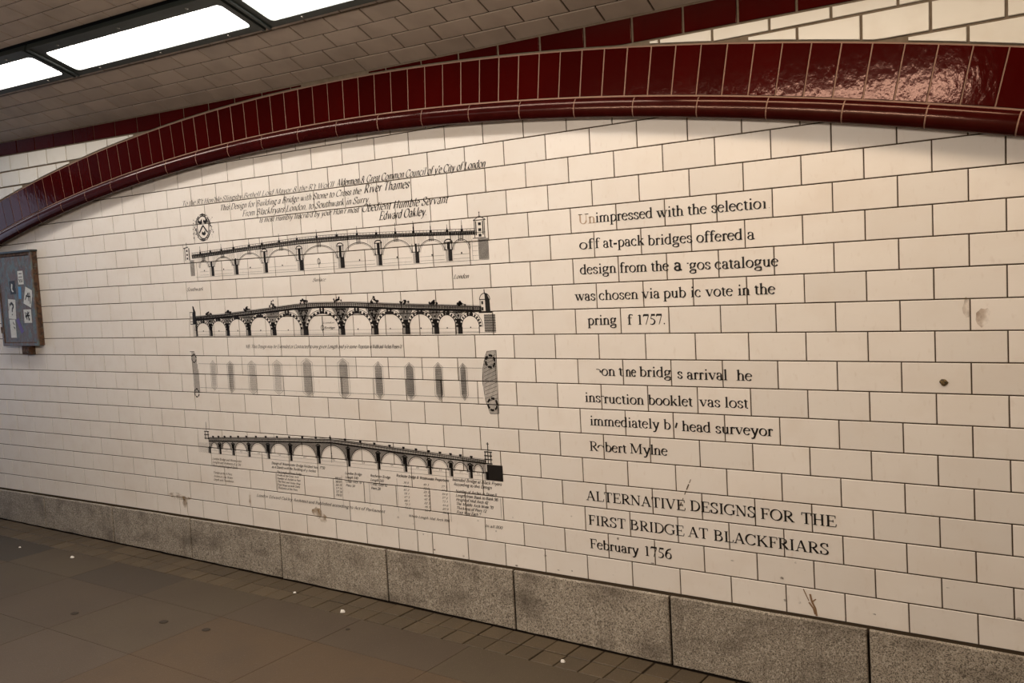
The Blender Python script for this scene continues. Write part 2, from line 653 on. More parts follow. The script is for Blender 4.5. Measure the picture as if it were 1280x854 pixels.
for r_, (ya, yb) in enumerate(((-.24, -1.35), (-1.35, -2.45))):
    for k in range(-70, 32):
        xa = -20.62 + 1.103 * k
        if xa < -97 or xa > 12: continue
        jx = random.uniform(-.02, .02)
        slab(xa + .028 + jx, xa + 1.103 - .028 + jx, ya - .03, yb + .03, .02, random.uniform(-.004, .018), M_sett, fl, 'floor_sett')
ylines = [-2.45, -5.25, -9.88, -14.5, -19.1, -23.7, -28.3, -33.2]
for ci in range(-12, 7):
    xa = -24.72 + 6.12 * ci
    for ri in range(len(ylines) - 1):
        e = .008
        s = slab(xa + e, xa + 6.12 - e, ylines[ri] - e, ylines[ri + 1] + e, .006, random.uniform(0, .006), M_floor, fl, 'floor_slab')
        cx_ = random.uniform(.92, 1.06)
        col = (cx_, cx_ * random.uniform(.97, 1.02), cx_ * random.uniform(.95, 1.05))
        if ci == -2 and ri == 0: col = (.70, .72, .78)
        if ci == -4 and ri == 0: col = (.62, .68, .76)
        if ci >= 0 and ri >= 1: col = (1.06, .93, .80)
        s.color = (*col, 1)

# ------------------------------------------------------------------ rest of the passage
def flat(name, V, mat_):
    o = link_mesh(name, V, [tuple(range(len(V)))], mat_, bow=False)
    tag(o, kind='structure')
    return o


flat('wall_front', [(-100, -34.3, -4), (-100, -34.3, 24), (45, -34.3, 24), (45, -34.3, -4)], M_plain)
flat('wall_right', [(45, -36, -4), (45, -36, 28), (45, 1, 28), (45, 1, -4)], M_plain)

# ------------------------------------------------------------------ lights
vault0 = vault
S_END = 34.6


def light(xc0, label, group=None, dm=None, mirror=False, length=13.96, sc0=5.4):
    """fixture whose left end is at xc0; hangs 25 mm under the vault"""
    H = .27
    vault = (lambda x, s, h=0.0: vault0(x, S_END - s + (5.4 - sc0), h)) if mirror else vault0
    t = empty('ceiling_light', vault(xc0 + 7, 5.4, .1), label, 'light', group)
    x0, x1 = xc0, xc0 + length
    s0, s1 = 4.12, 6.80
    b = MB()
    # housing: far rim, near lip, end frames round the opening, sides up to the vault
    ds0, ds1, dx0, dx1 = 4.48, 6.20, xc0 + .62, xc0 + length - .56

    def P(x, s, h): return vault(x, s, h)
    # bottom face with a rounded opening
    R_ = .22
    hole = []
    for (cx, cs, a0) in ((dx1 - R_, ds1 - R_, 0), (dx0 + R_, ds1 - R_, 90), (dx0 + R_, ds0 + R_, 180), (dx1 - R_, ds0 + R_, 270)):
        for q in range(6):
            a = math.radians(a0 + 18 * q)
            hole.append((cx + R_ * math.cos(a), cs + R_ * math.sin(a)))
    outer = []
    for (x, s) in hole:
        u = (x - (dx0 + dx1) / 2) / ((dx1 - dx0) / 2); v = (s - (ds0 + ds1) / 2) / ((ds1 - ds0) / 2)
        outer.append(None)
    nH = len(hole)
    corner = [(x1 - .06, s1), (x0 + .06, s1), (x0 + .06, s0), (x1 - .06, s0)]
    V = [P(x, s, H) for x, s in hole] + [P(x, s, H) for x, s in corner]
    F = []
    for c in range(4):
        for q in range(5):
            i = c * 6 + q
            F.append((i, i + 1, nH + c))
        i = c * 6 + 5; j = (i + 1) % nH
        F.append((i, j, nH + (c + 1) % 4, nH + c))
    b.add(V, F)
    V = [P(x, s, H) for x, s in corner] + [P(x, s, -.02) for x, s in corner]
    b.add(V, [(i, 4 + i, 4 + (i + 1) % 4, (i + 1) % 4) for i in range(4)])
    V = [P(x, s, H) for x, s in hole] + [P(x, s, H - .07) for x, s in hole]
    b.add(V, [(i, (i + 1) % nH, nH + (i + 1) % nH, nH + i) for i in range(nH)])
    b.build('housing', M_housing, t)
    # raised end ribs
    for xa, xb in ((x0 + .06, x0 + .22), (x1 - .22, x1 - .06)):
        b = MB()
        V = [P(xa, s0, H + .07), P(xb, s0, H + .07), P(xb, s1, H + .07), P(xa, s1, H + .07), P(xa, s0, H), P(xb, s0, H), P(xb, s1, H), P(xa, s1, H)]
        b.add(V, [(0, 1, 2, 3), (0, 4, 5, 1), (1, 5, 6, 2), (2, 6, 7, 3), (3, 7, 4, 0)])
        b.build('end_rib', M_housing, t)
    # diffuser: shallow pan, slightly proud
    cxm, csm = (dx0 + dx1) / 2, (ds0 + ds1) / 2
    V = [P(x, s, H - .05) for x, s in hole] + [P(cxm + (x - cxm) * .985, csm + (s - csm) * .9, H + .01) for x, s in hole]
    F = [(i, (i + 1) % nH, nH + (i + 1) % nH, nH + i) for i in range(nH)] + [tuple(nH + i for i in range(nH))]
    link_mesh('diffuser', V, F, dm or M_diff, t)
    for x in (x0 + length * .16, x0 + length * .5, x0 + length * .84):
        for s in (4.3, 6.5):
            b = MB()
            V = []
            for q in range(8):
                a = math.tau * q / 8
                V.append(P(x + .06 * math.cos(a), s + .06 * math.sin(a), H + .03))
            for q in range(8):
                a = math.tau * q / 8
                V.append(P(x + .07 * math.cos(a), s + .07 * math.sin(a), H))
            b.add(V, [tuple(range(8))] + [(q, q + 8, (q + 1) % 8 + 8, (q + 1) % 8) for q in range(8)])
            b.build('screw', M_metal, t)
    return t


PX = -34.05
names = {0: 'lit fluorescent ceiling light in dark steel, the whole one between two cut-off neighbours',
         -1: 'lit ceiling light cut off by the left picture edge, only its right end showing',
         1: 'lit ceiling light cut by the top edge of the picture, right of the whole one'}
for k in range(-4, 5):
    dm = M_diff_l if k < -1 else (M_diff_r if k > 1 else M_diff)
    if k in names:
        light(PX + 14.03 * k, names[k], 'row of ceiling lights', dm)
    else:
        light(PX + 14.03 * k, 'ceiling light out of view, %s one %s of the whole one' % (('', 'first', 'second', 'third', 'fourth')[abs(k)], 'left' if k < 0 else 'right'), 'row of ceiling lights', dm)
for k, txt in enumerate(('nearest the camera', 'second along', 'third along')):
    light(-12.6 - 14.03 * k, 'ceiling light high on the opposite side of the passage, ' + txt, 'lights on the opposite side', M_diff_o if k < 2 else M_diff_l, True, sc0=2.25)
# flat black strip painting the shadowed gap either side of the fittings
b = MB()
for sa, sb in ((3.98, 4.14), (6.78, 6.98)):
    for k in range(-10, 7):
        xa = -20 + 8 * k; xb = xa + 8
        b.add([vault(xa, sa, .025), vault(xb, sa, .025), vault(xb, sb, .025), vault(xa, sb, .025)], [(3, 2, 1, 0)])
g_ = b.build('trim_4', M_black)
tag(g_, kind='structure')

# ------------------------------------------------------------------ lettering engine
TK, TN = .128, .051


class Pen:
    def __init__(s, sx, em, x0, z0, shear=0.0, T=TK, t=TN, serif=True, nib=18):
        s.q = []; s.sx = sx; s.em = em; s.x0 = x0; s.z0 = z0; s.sh = shear; s.T = T; s.t = t; s.serif = serif; s.nib = math.radians(nib)

    def pt(s, x, y, ox):
        return (s.x0 + (ox + x + y * s.sh) * s.em * s.sx, s.z0 + y * s.em)

    def stroke(s, pts, ws, ox):
        n = len(pts)
        L = []; R = []
        for i in range(n):
            a = pts[max(i - 1, 0)]; c = pts[min(i + 1, n - 1)]
            dx, dy = c[0] - a[0], c[1] - a[1]
            l = math.hypot(dx, dy) or 1
            nx, ny = -dy / l, dx / l
            w = ws[i] / 2
            L.append((pts[i][0] + nx * w, pts[i][1] + ny * w)); R.append((pts[i][0] - nx * w, pts[i][1] - ny * w))
        for i in range(n - 1):
            s.q.append([s.pt(*R[i], ox), s.pt(*R[i + 1], ox), s.pt(*L[i + 1], ox), s.pt(*L[i], ox)])

    def nibw(s, pts):
        n = len(pts); ws = []
        for i in range(n):
            a = pts[max(i - 1, 0)]; c = pts[min(i + 1, n - 1)]
            d = math.atan2(c[1] - a[1], c[0] - a[0])
            ws.append(s.t + (s.T - s.t) * abs(math.sin(d + s.nib)) ** 1.6)
        return ws

    def glyph(s, ops, ox):
        for o in ops:
            k = o[0]
            if k == 's': s.stroke([(o[1], o[2]), (o[1], o[3])], [s.T, s.T], ox)
            elif k == 't': s.stroke([(o[1], o[2]), (o[1], o[3])], [s.t, s.t], ox)
            elif k == 'h': s.stroke([(o[1], o[3]), (o[2], o[3])], [s.t, s.t], ox)
            elif k == 'f' and s.serif:
                hw = o[3] if len(o) > 3 else .12
                s.stroke([(o[1] - hw, o[2]), (o[1] + hw, o[2])], [.03, .03], ox)
                sg = 1 if o[2] < .2 else -1
                s.stroke([(o[1] - hw * .62, o[2] + sg * .02), (o[1] + hw * .62, o[2] + sg * .02)], [.03, .03], ox)
            elif k == 'e' and s.serif:
                s.stroke([(o[1] - .10, o[2] - .045), (o[1] + .045, o[2] - .005)], [.03, .05], ox)
            elif k == 'a':
                cx, cy, rx, ry, a0, a1 = o[1:7]
                n = max(4, int(abs(a1 - a0) / 20))
                p = [(cx + rx * math.cos(math.radians(a0 + (a1 - a0) * i / n)), cy + ry * math.sin(math.radians(a0 + (a1 - a0) * i / n))) for i in range(n + 1)]
                s.stroke(p, s.nibw(p), ox)
            elif k == 'l': s.stroke([(o[1], o[2]), (o[3], o[4])], [(s.T if o[5] else s.t)] * 2, ox)
            elif k == 'd':
                r = o[3] * (1 if s.serif else .7)
                s.q.append([s.pt(o[1] + r * math.cos(math.tau * i / 8), o[2] + r * math.sin(math.tau * i / 8), ox) for i in range(8)])
            elif k == 'p':
                P = o[1]; out = []
                for i in range(len(P) - 1):
                    p0 = P[max(i - 1, 0)]; p1 = P[i]; p2 = P[i + 1]; p3 = P[min(i + 2, len(P) - 1)]
                    for u in (0, .34, .67):
                        c = []
                        for d in (0, 1):
                            c.append(.5 * (2 * p1[d] + (p2[d] - p0[d]) * u + (2 * p0[d] - 5 * p1[d] + 4 * p2[d] - p3[d]) * u * u + (3 * p1[d] - p0[d] - 3 * p2[d] + p3[d]) * u ** 3))
                        out.append(tuple(c))
                out.append(P[-1])
                s.stroke(out, s.nibw(out), ox)


G = {
 'a': (.44, [('a', .19, .335, .125, .105, 160, 0), ('s', .315, .07, .34), ('l', .325, .06, .36, .015, 0), ('l', .35, .01, .43, .05, 0), ('a', .215, .125, .15, .12, 75, 345), ('d', .085, .335, .045)]),
 'b': (.5, [('s', .115, .03, .66), ('e', .115, .67), ('a', .25, .225, .185, .215, 140, -150), ('l', .07, 0, .13, .06, 0)]),
 'c': (.44, [('a', .24, .225, .19, .215, 50, 318), ('d', .355, .345, .045)]),
 'd': (.5, [('s', .375, .02, .66), ('e', .375, .67), ('a', .235, .225, .185, .215, 35, 325), ('f', .41, .01, .07)]),
 'e': (.44, [('a', .225, .225, .18, .215, 12, 322), ('h', .06, .41, .265)]),
 'f': (.33, [('s', .14, .02, .56), ('a', .255, .55, .115, .115, 180, 60), ('d', .335, .625, .042), ('h', .03, .30, .44), ('f', .14, .012)]),
 'g': (.5, [('a', .225, .305, .14, .135, 0, 360), ('a', .24, -.105, .185, .095, 0, 360), ('p', [(.14, .195), (.09, .13), (.14, .075), (.3, .055), (.4, .02), (.42, -.06)]), ('l', .34, .39, .46, .415, 1)]),
 'h': (.5, [('s', .115, .02, .66), ('e', .115, .67), ('a', .25, .29, .135, .145, 160, 0), ('s', .385, .02, .3), ('f', .115, .012), ('f', .385, .012)]),
 'i': (.28, [('s', .145, .02, .43), ('e', .145, .435), ('d', .14, .61, .058), ('f', .145, .012)]),
 'j': (.28, [('s', .145, -.1, .43), ('e', .145, .435), ('d', .14, .61, .055), ('a', .05, -.1, .095, .1, 0, -110)]),
 'k': (.5, [('s', .115, .02, .66), ('e', .115, .67), ('l', .16, .2, .38, .42, 0), ('l', .23, .26, .43, .02, 1), ('f', .115, .012), ('f', .42, .012, .08), ('f', .37, .43, .09)]),
 'l': (.28, [('s', .145, .02, .66), ('e', .145, .67), ('f', .145, .012)]),
 'm': (.78, [('s', .115, .02, .43), ('e', .115, .435), ('a', .245, .29, .13, .145, 160, 0), ('s', .375, .02, .3), ('a', .51, .29, .135, .145, 160, 0), ('s', .645, .02, .3), ('f', .115, .012), ('f', .375, .012), ('f', .645, .012)]),
 'n': (.5, [('s', .115, .02, .43), ('e', .115, .435), ('a', .25, .29, .135, .145, 160, 0), ('s', .385, .02, .3), ('f', .115, .012), ('f', .385, .012)]),
 'ı': (.3, [('s', .155, .02, .40), ('l', .05, .40, .155, .43, 0), ('f', .16, .012, .09), ('d', .42, .02, .02)]),
 'o': (.5, [('a', .25, .225, .195, .215, 0, 360)]),
 'p': (.5, [('s', .115, -.2, .43), ('e', .115, .435), ('a', .255, .225, .185, .215, 145, -145), ('f', .115, -.205)]),
 'q': (.5, [('s', .385, -.2, .43), ('a', .235, .225, .185, .215, 40, 330), ('f', .385, -.205)]),
 'r': (.34, [('s', .12, .02, .43), ('e', .12, .435), ('a', .24, .3, .12, .125, 165, 70), ('d', .295, .385, .05), ('f', .12, .012)]),
 's': (.39, [('p', [(.315, .31), (.285, .41), (.19, .435), (.09, .39), (.08, .305), (.18, .235), (.30, .165), (.32, .08), (.22, .01), (.1, .04), (.055, .14)])]),
 't': (.29, [('s', .13, .07, .5), ('a', .2, .08, .07, .07, 180, 320), ('h', .02, .265, .43), ('l', .03, .43, .13, .55, 0)]),
 'u': (.5, [('s', .115, .14, .43), ('e', .115, .435), ('a', .24, .15, .125, .135, 180, 340), ('s', .375, .02, .43), ('e', .375, .435), ('f', .42, .012, .06)]),
 'v': (.5, [('l', .09, .42, .26, .02, 1), ('l', .27, .02, .43, .42, 0), ('f', .09, .432), ('f', .42, .432, .08)]),
 'w': (.72, [('l', .08, .42, .23, .02, 1), ('l', .24, .02, .37, .42, 0), ('l', .34, .42, .50, .02, 1), ('l', .51, .02, .65, .42, 0), ('f', .08, .432), ('f', .34, .432), ('f', .65, .432, .07)]),
 'x': (.5, [('l', .08, .42, .42, .02, 1), ('l', .08, .02, .42, .42, 0), ('f', .09, .432, .1), ('f', .41, .012, .1), ('f', .09, .012, .08), ('f', .41, .432, .08)]),
 'y': (.5, [('l', .09, .42, .26, .02, 1), ('p', [(.43, .42), (.27, .0), (.2, -.15), (.1, -.2)]), ('d', .08, -.18, .045), ('f', .09, .432), ('f', .42, .432, .08)]),
 'z': (.44, [('h', .05, .38, .42), ('l', .07, .02, .36, .42, 1), ('h', .04, .4, .015)]),
 'A': (.72, [('l', .12, .02, .34, .64, 0), ('l', .35, .66, .59, .02, 1), ('h', .2, .48, .22), ('f', .11, .012, .11), ('f', .6, .012, .12)]),
 'B': (.67, [('s', .16, .02, .64), ('a', .3, .5, .19, .145, 90, -90), ('a', .33, .185, .225, .17, 90, -90), ('h', .05, .32, .645), ('h', .16, .34, .352), ('h', .05, .34, .016)]),
 'C': (.67, [('a', .36, .33, .31, .32, 35, 322), ('t', .615, .44, .66)]),
 'D': (.72, [('s', .16, .02, .64), ('a', .3, .33, .34, .315, 90, -90), ('h', .04, .32, .645), ('h', .04, .32, .016)]),
 'E': (.61, [('s', .16, .02, .64), ('h', .04, .54, .645), ('h', .16, .42, .335), ('h', .04, .56, .016), ('t', .54, .5, .65), ('t', .42, .26, .41), ('l', .56, .02, .59, .17, 0)]),
 'F': (.56, [('s', .16, .02, .64), ('h', .04, .52, .645), ('h', .16, .4, .335), ('t', .52, .5, .65), ('t', .4, .26, .41), ('f', .16, .012, .12)]),
 'G': (.72, [('a', .37, .33, .325, .32, 38, 300), ('s', .6, .05, .27), ('t', .6, .45, .66), ('f', .6, .29, .12)]),
 'H': (.72, [('s', .16, .02, .64), ('s', .56, .02, .64), ('h', .16, .56, .335), ('f', .16, .012), ('f', .16, .648), ('f', .56, .012), ('f', .56, .648)]),
 'I': (.33, [('s', .165, .02, .64), ('f', .165, .012), ('f', .165, .648)]),
 'J': (.39, [('s', .22, .1, .64), ('a', .13, .1, .09, .1, 0, -140), ('f', .22, .648)]),
 'K': (.72, [('s', .16, .02, .64), ('l', .2, .3, .56, .63, 0), ('l', .3, .38, .62, .03, 1), ('f', .16, .012), ('f', .16, .648), ('f', .61, .012), ('f', .55, .648)]),
 'L': (.61, [('s', .16, .02, .64), ('h', .04, .56, .016), ('l', .56, .02, .6, .18, 0), ('f', .16, .648)]),
 'M': (.89, [('t', .14, .02, .64), ('l', .16, .65, .42, .05, 1), ('l', .43, .05, .7, .64, 0), ('s', .72, .02, .64), ('f', .14, .012, .1), ('f', .73, .012), ('f', .12, .648, .09), ('f', .75, .648, .09)]),
 'N': (.72, [('t', .13, .02, .62), ('l', .12, .64, .58, .02, 1), ('t', .59, .02, .64), ('f', .13, .012, .1), ('f', .08, .648, .08), ('f', .59, .648, .1)]),
 'O': (.72, [('a', .36, .33, .305, .32, 0, 360)]),
 'P': (.56, [('s', .16, .02, .64), ('a', .3, .47, .21, .17, 90, -90), ('h', .04, .32, .645), ('h', .16, .32, .3), ('f', .16, .012)]),
 'R': (.67, [('s', .16, .02, .64), ('a', .3, .485, .2, .16, 90, -90), ('h', .04, .32, .645), ('h', .16, .32, .325), ('l', .3, .32, .56, .03, 1), ('f', .16, .012), ('f', .59, .012, .09)]),
 'S': (.56, [('p', [(.45, .48), (.42, .6), (.29, .648), (.14, .6), (.1, .49), (.2, .38), (.38, .28), (.46, .17), (.4, .05), (.25, .008), (.11, .06), (.07, .2)]), ('t', .455, .46, .66), ('t', .065, .0, .2)]),
 'T': (.61, [('s', .305, .02, .64), ('h', .04, .57, .645), ('t', .045, .5, .65), ('t', .565, .5, .65), ('f', .305, .012, .13)]),
 'U': (.72, [('s', .15, .22, .64), ('a', .36, .22, .21, .21, 180, 360), ('t', .57, .22, .64), ('f', .15, .648), ('f', .58, .648)]),
 'V': (.72, [('l', .13, .64, .37, .02, 1), ('l', .38, .02, .6, .64, 0), ('f', .12, .648), ('f', .6, .648, .1)]),
 'W': (.94, [('l', .11, .64, .31, .02, 1), ('l', .32, .02, .5, .64, 0), ('l', .46, .64, .66, .02, 1), ('l', .67, .02, .85, .64, 0), ('f', .11, .648), ('f', .85, .648, .1)]),
 '1': (.5, [('s', .26, .02, .63), ('l', .12, .58, .26, .65, 0), ('f', .26, .012, .13)]),
 '2': (.5, [('p', [(.05, .5), (.12, .62), (.24, .655), (.37, .58), (.37, .43), (.25, .25), (.05, .03)]), ('l', .05, .03, .44, .03, 1)]),
 '3': (.5, [('p', [(.07, .55), (.18, .65), (.33, .6), (.35, .48), (.2, .36)]), ('p', [(.2, .36), (.37, .3), (.41, .16), (.28, .02), (.06, .03)])]),
 '4': (.5, [('s', .35, .01, .66), ('l', .04, .2, .35, .65, 0), ('l', .03, .19, .47, .19, 0)]),
 '5': (.5, [('l', .14, .62, .44, .62, 1), ('l', .17, .62, .1, .38, 0), ('p', [(.1, .38), (.28, .35), (.4, .22), (.34, .06), (.18, 0), (.05, .04)])]),
 '6': (.5, [('a', .26, .2, .185, .195, 0, 360), ('p', [(.075, .22), (.13, .45), (.27, .6), (.45, .665)])]),
 '7': (.5, [('l', .05, .62, .45, .62, 1), ('l', .44, .6, .22, .0, 0), ('t', .04, .5, .64)]),
 '8': (.5, [('a', .25, .49, .15, .155, 0, 360), ('a', .25, .165, .19, .165, 0, 360)]),
 '0': (.5, [('a', .25, .33, .2, .32, 0, 360)]),
 '9': (.5, [('a', .24, .46, .185, .19, 0, 360), ('p', [(.42, .44), (.37, .21), (.23, .06), (.05, 0)])]),
 '.': (.25, [('d', .12, .045, .05)]), ',': (.25, [('d', .12, .045, .05), ('l', .15, .04, .08, -.1, 0)]),
 '-': (.33, [('l', .04, .22, .29, .22, 1)]), '~': (.33, [('h', .02, .3, .43)]),
 '/': (.28, [('l', .07, .08, .2, .42, 1)]), ')': (.3, [('a', .0, .3, .2, .13, 80, -35), ('h', -.1, .08, .43)]),
 '^': (.45, [('a', .2, .25, .2, .17, 185, 10)]), '&': (.75, [('a', .3, .17, .22, .17, 60, 300), ('a', .3, .48, .13, .15, -60, 240), ('l', .22, .4, .6, .02, 1), ('l', .42, .1, .62, .38, 0)]),
 "'": (.18, [('l', .1, .65, .07, .5, 1)]), ' ': (.25, []),
}


def write(text, x0, x1, z, em, pen_kw=None, dst=None):
    adv = sum(G[c][0] for c in text)
    lead = .03
    sx = (x1 - x0) / ((adv - 2 * lead) * em)
    p = Pen(sx, em, x0, z, **(pen_kw or {}))
    p.T *= min(1.25, max(.75, .92 / sx))
    p.t *= min(1.2, max(.8, .95 / sx))
    ox = -lead
    for c in text:
        p.glyph(G[c][1], ox)
        ox += G[c][0]
    if dst is not None:
        dst.extend(p.q)
    return p.q


def ink(name, quads, mat_, y=-.0045, label=None):
    V = []; F = []
    for q in quads:
        n = len(V)
        area = 0
        for i in range(len(q)):
            a = q[i]; c = q[(i + 1) % len(q)]
            area += a[0] * c[1] - c[0] * a[1]
        if area < 0: q = list(reversed(q))
        V += [(p[0], y, p[1]) for p in q]
        F.append(tuple(range(n, n + len(q))))
    o = link_mesh(name, V, F, mat_, wall)
    if label: o['label'] = label
    return o


EM = .588
LINES = [
 ('Unimpressed with the selection', [('impressed', -6.99, -4.56, 14.35), ('with', -4.37, -3.32, 14.33), ('the', -3.13, -2.42, 14.335), ('selectio', -2.22, -.4, 14.335), ('ı', -.35, -.20, 14.33)]),
 ('of flat-pack bridges offered a', [('of', -7.77, -7.16, 13.355), ('f', -7.06, -6.88, 13.36), ('at-pack', -6.70, -4.96, 13.355), ('bridges', -4.78, -3.01, 13.325), ('offered', -2.83, -1.11, 13.31), ('a', -.92, -.67, 13.29)]),
 ('design from the argos catalogue', [('design', -7.79, -6.2, 12.37), ('from', -6.02, -4.88, 12.355), ('the', -4.69, -3.99, 12.35), ('gos', -3.15, -2.34, 12.325), ('catalogue', -2.16, .14, 12.31)]),
 ('was chosen via public vote in the', [('was', -8.07, -7.17, 11.33), ('chosen', -6.99, -5.31, 11.33), ('via', -5.12, -4.41, 11.335), ('pub', -4.23, -3.34, 11.33), ('ic', -3.14, -2.75, 11.33), ('vote', -2.55, -1.54, 11.33), ('in', -1.34, -.91, 11.335), ('the', -.72, 0, 11.35)]),
 ('spring of 1757.', [('pring', -7.55, -6.28, 10.36), ('f', -5.79, -5.61, 10.35), ('1757.', -5.39, -4.2, 10.345)]),
 ('Upon the bridges arrival the', [(')', -7.2, -7.05, 8.35), ('on', -7.04, -6.45, 8.35), ('t', -6.27, -6.1, 8.35), ('ne', -5.97, -5.54, 8.34), ('bridg', -5.37, -4.07, 8.345), ('s', -3.8, -3.61, 8.3), ('arrival', -3.42, -1.86, 8.28), ('he', -1.49, -.94, 8.275)]),
 ('instruction booklet was lost', [('ins', -7.85, -7.15, 7.28), ('~', -7.13, -6.98, 7.28), ('ruction', -6.98, -5.26, 7.255), ('booklet', -5.05, -3.26, 7.265), ('vas', -2.96, -2.17, 7.275), ('lost', -1.99, -1.12, 7.275)]),
 ('immediately by head surveyor', [('immediately', -7.67, -4.65, 6.345), ('b', -4.45, -4.18, 6.345), ('/', -4.0, -3.88, 6.375), ('head', -3.7, -2.58, 6.32), ('surveyor', -2.38, -.26, 6.31)]),
 ('Robert Mylne', [('R', -7.75, -7.37, 5.31), ('^', -7.35, -7.1, 5.31), ('bert', -7.04, -6.11, 5.315), ('My', -5.94, -5.08, 5.33), ('l', -5.07, -4.93, 5.335), ('ne', -4.91, -4.36, 5.335)]),
 ('ALTERNATIVE DESIGNS FOR THE', [('ALTERNATIVE', -8.02, -3.73, 3.28), ('DESIGNS', -3.52, -.99, 3.305), ('FOR', -.81, .39, 3.29), ('THE', .65, 1.83, 3.285)]),
 ('FIRST BRIDGE AT BLACKFRIARS', [('FIRST', -7.97, -6.3, 2.285), ('BRIDGE', -6.09, -3.82, 2.29), ('AT', -3.65, -2.86, 2.295), ('BLACKFRIARS', -2.63, 1.56, 2.28)]),
 ('February 1756', [('February', -7.96, -5.78, 1.32), ('1756', -5.54, -4.38, 1.33)]),
]
for full, words in LINES:
    q = []
    for w, xa, xb, z in words:
        write(w, xa, xb, z, EM if w[0] not in 'ADFTBR' or len(w) < 2 or w == 'February' else .60, {}, q)
    ink('lettering', q, M_ink, label='black serif lettering reading "' + full + '"' + ('' if full[0] in 'ARF' and len(full) < 28 and full[-1] in 'eES6' else ''))
q = write('Un', -7.76, -7.02, 14.34, EM)
ink('lettering', q, M_faded, label='worn, faded letters "Un" at the start of the first line')
ink('lettering', [[(-7.76, 14.70), (-7.58, 14.70), (-7.60, 14.725), (-7.75, 14.73)], [(-7.45, 14.70), (-7.30, 14.70), (-7.31, 14.73), (-7.44, 14.73)], [(-3.25, 12.56), (-3.18, 12.56), (-3.18, 12.60), (-3.25, 12.60)]], M_ink)
q = write('a', -3.76, -3.47, 12.335, .64, dict(T=.15, t=.11, serif=False))
ink('lettering', q, M_ink, label='bold sans-serif letter a patched in')

# ------------------------------------------------------------------ the engraving
random.seed(11)


def ln(dst, pts, w):
    n = len(pts)
    for i in range(n - 1):
        (xa, za), (xb, zb) = pts[i], pts[i + 1]
        l = math.hypot(xb - xa, zb - za) or 1
        nx, nz = -(zb - za) / l * w / 2, (xb - xa) / l * w / 2
        dst.append([(xa - nx, za - nz), (xb - nx, zb - nz), (xb + nx, zb + nz), (xa + nx, za + nz)])


def rect(dst, xa, xb, za, zb): dst.append([(xa, za), (xb, za), (xb, zb), (xa, zb)])


def poly(P):
    xs_ = [p[0] for p in P]; zs_ = [p[1] for p in P]
    return lambda x: float(np.interp(x, xs_, zs_))


def hatch(dst, xa, xb, lo, hi, pitch, w):
    x = xa + pitch / 2
    while x < xb:
        a, c = lo(x), hi(x)
        if c - a > .01: rect(dst, x - w / 2, x + w / 2, a, c)
        x += pitch


def hhatch(dst, xa, xb, za, zb, pitch, w):
    z = za + pitch / 2
    while z < zb:
        rect(dst, xa, xb, z - w / 2, z + w / 2); z += pitch


def ell(cx, zs, rx, rz, a0=180, a1=0, n=20):
    return [(cx + rx * math.cos(math.radians(a0 + (a1 - a0) * i / n)), zs + rz * math.sin(math.radians(a0 + (a1 - a0) * i / n))) for i in range(n + 1)]


def ring(dst, cx, cz, rx, rz, w, n=24, dash=False):
    for i in range(n):
        if dash and i % 4 == 3: continue
        a, c = math.tau * i / n, math.tau * (i + 1) / n
        ln(dst, [(cx + rx * math.cos(a), cz + rz * math.sin(a)), (cx + rx * math.cos(c), cz + rz * math.sin(c))], w)


def blob(dst, cx, cz, r, n=7, sq=1.0):
    dst.append([(cx + r * random.uniform(.6, 1.1) * math.cos(math.tau * i / n), cz + sq * r * random.uniform(.6, 1.1) * math.sin(math.tau * i / n)) for i in range(n)])


# --- first bridge
q = []
dt = poly([(-31.84, 14.42), (-29.5, 14.5), (-27.2, 14.60), (-25, 14.68), (-23.5, 14.73), (-22, 14.74), (-20, 14.71), (-16.1, 14.56), (-12.88, 14.44)])
db = poly([(-31.84, 14.25), (-27.25, 14.43), (-23.5, 14.53), (-20, 14.54), (-16.1, 14.44), (-12.88, 14.30)])
xs = xsamples(-31.8, -12.85, 60)
for off, w in ((0, .035), (-.045, .02), (.10, .018), (-.08, .03)):
    ln(q, [(x, dt(x) + off) for x in xs], w)
ln(q, [(x, db(x)) for x in xs], .045)
hatch(q, -31.8, -12.85, lambda x: db(x), lambda x: dt(x) - .02, .10, .066)
hatch(q, -31.8, -12.85, lambda x: dt(x), lambda x: dt(x) + .10, .2, .018)
piers1 = [-30.25, -28.34, -26.1, -23.6, -20.84, -18.42, -16.21, -14.34]
edges = [-31.45] + piers1 + [-12.95]
apex = [14.14, 14.24, 14.32, 14.39, 14.41, 14.40, 14.37, 14.27, 14.18]
for i in range(9):
    xa, xb = edges[i] + .22, edges[i + 1] - .22
    cx, rx = (xa + xb) / 2, (xb - xa) / 2
    e = ell(cx, 13.7, rx, apex[i] - 13.70 - .03)
    ln(q, e, .028)
    ln(q, ell(cx, 13.7, rx - .07, apex[i] - 13.78), .014)
    # keystone
    for dx in (-.1, 0, .1): rect(q, cx + dx - .02, cx + dx + .02, apex[i] - .12, db(cx))
    low = poly(sorted(e))
    hatch(q, xa - .1, xa + .45, lambda x: low(x) + .05, lambda x: db(x), .09, .010)
    hatch(q, xb - .45, xb + .1, lambda x: low(x) + .05, lambda x: db(x), .09, .010)
    for z in (13.32, 13.5): ln(q, [(xa + .02, z), (xb - .02, z)], .009)
    blob(q, cx, 13.55, .05)
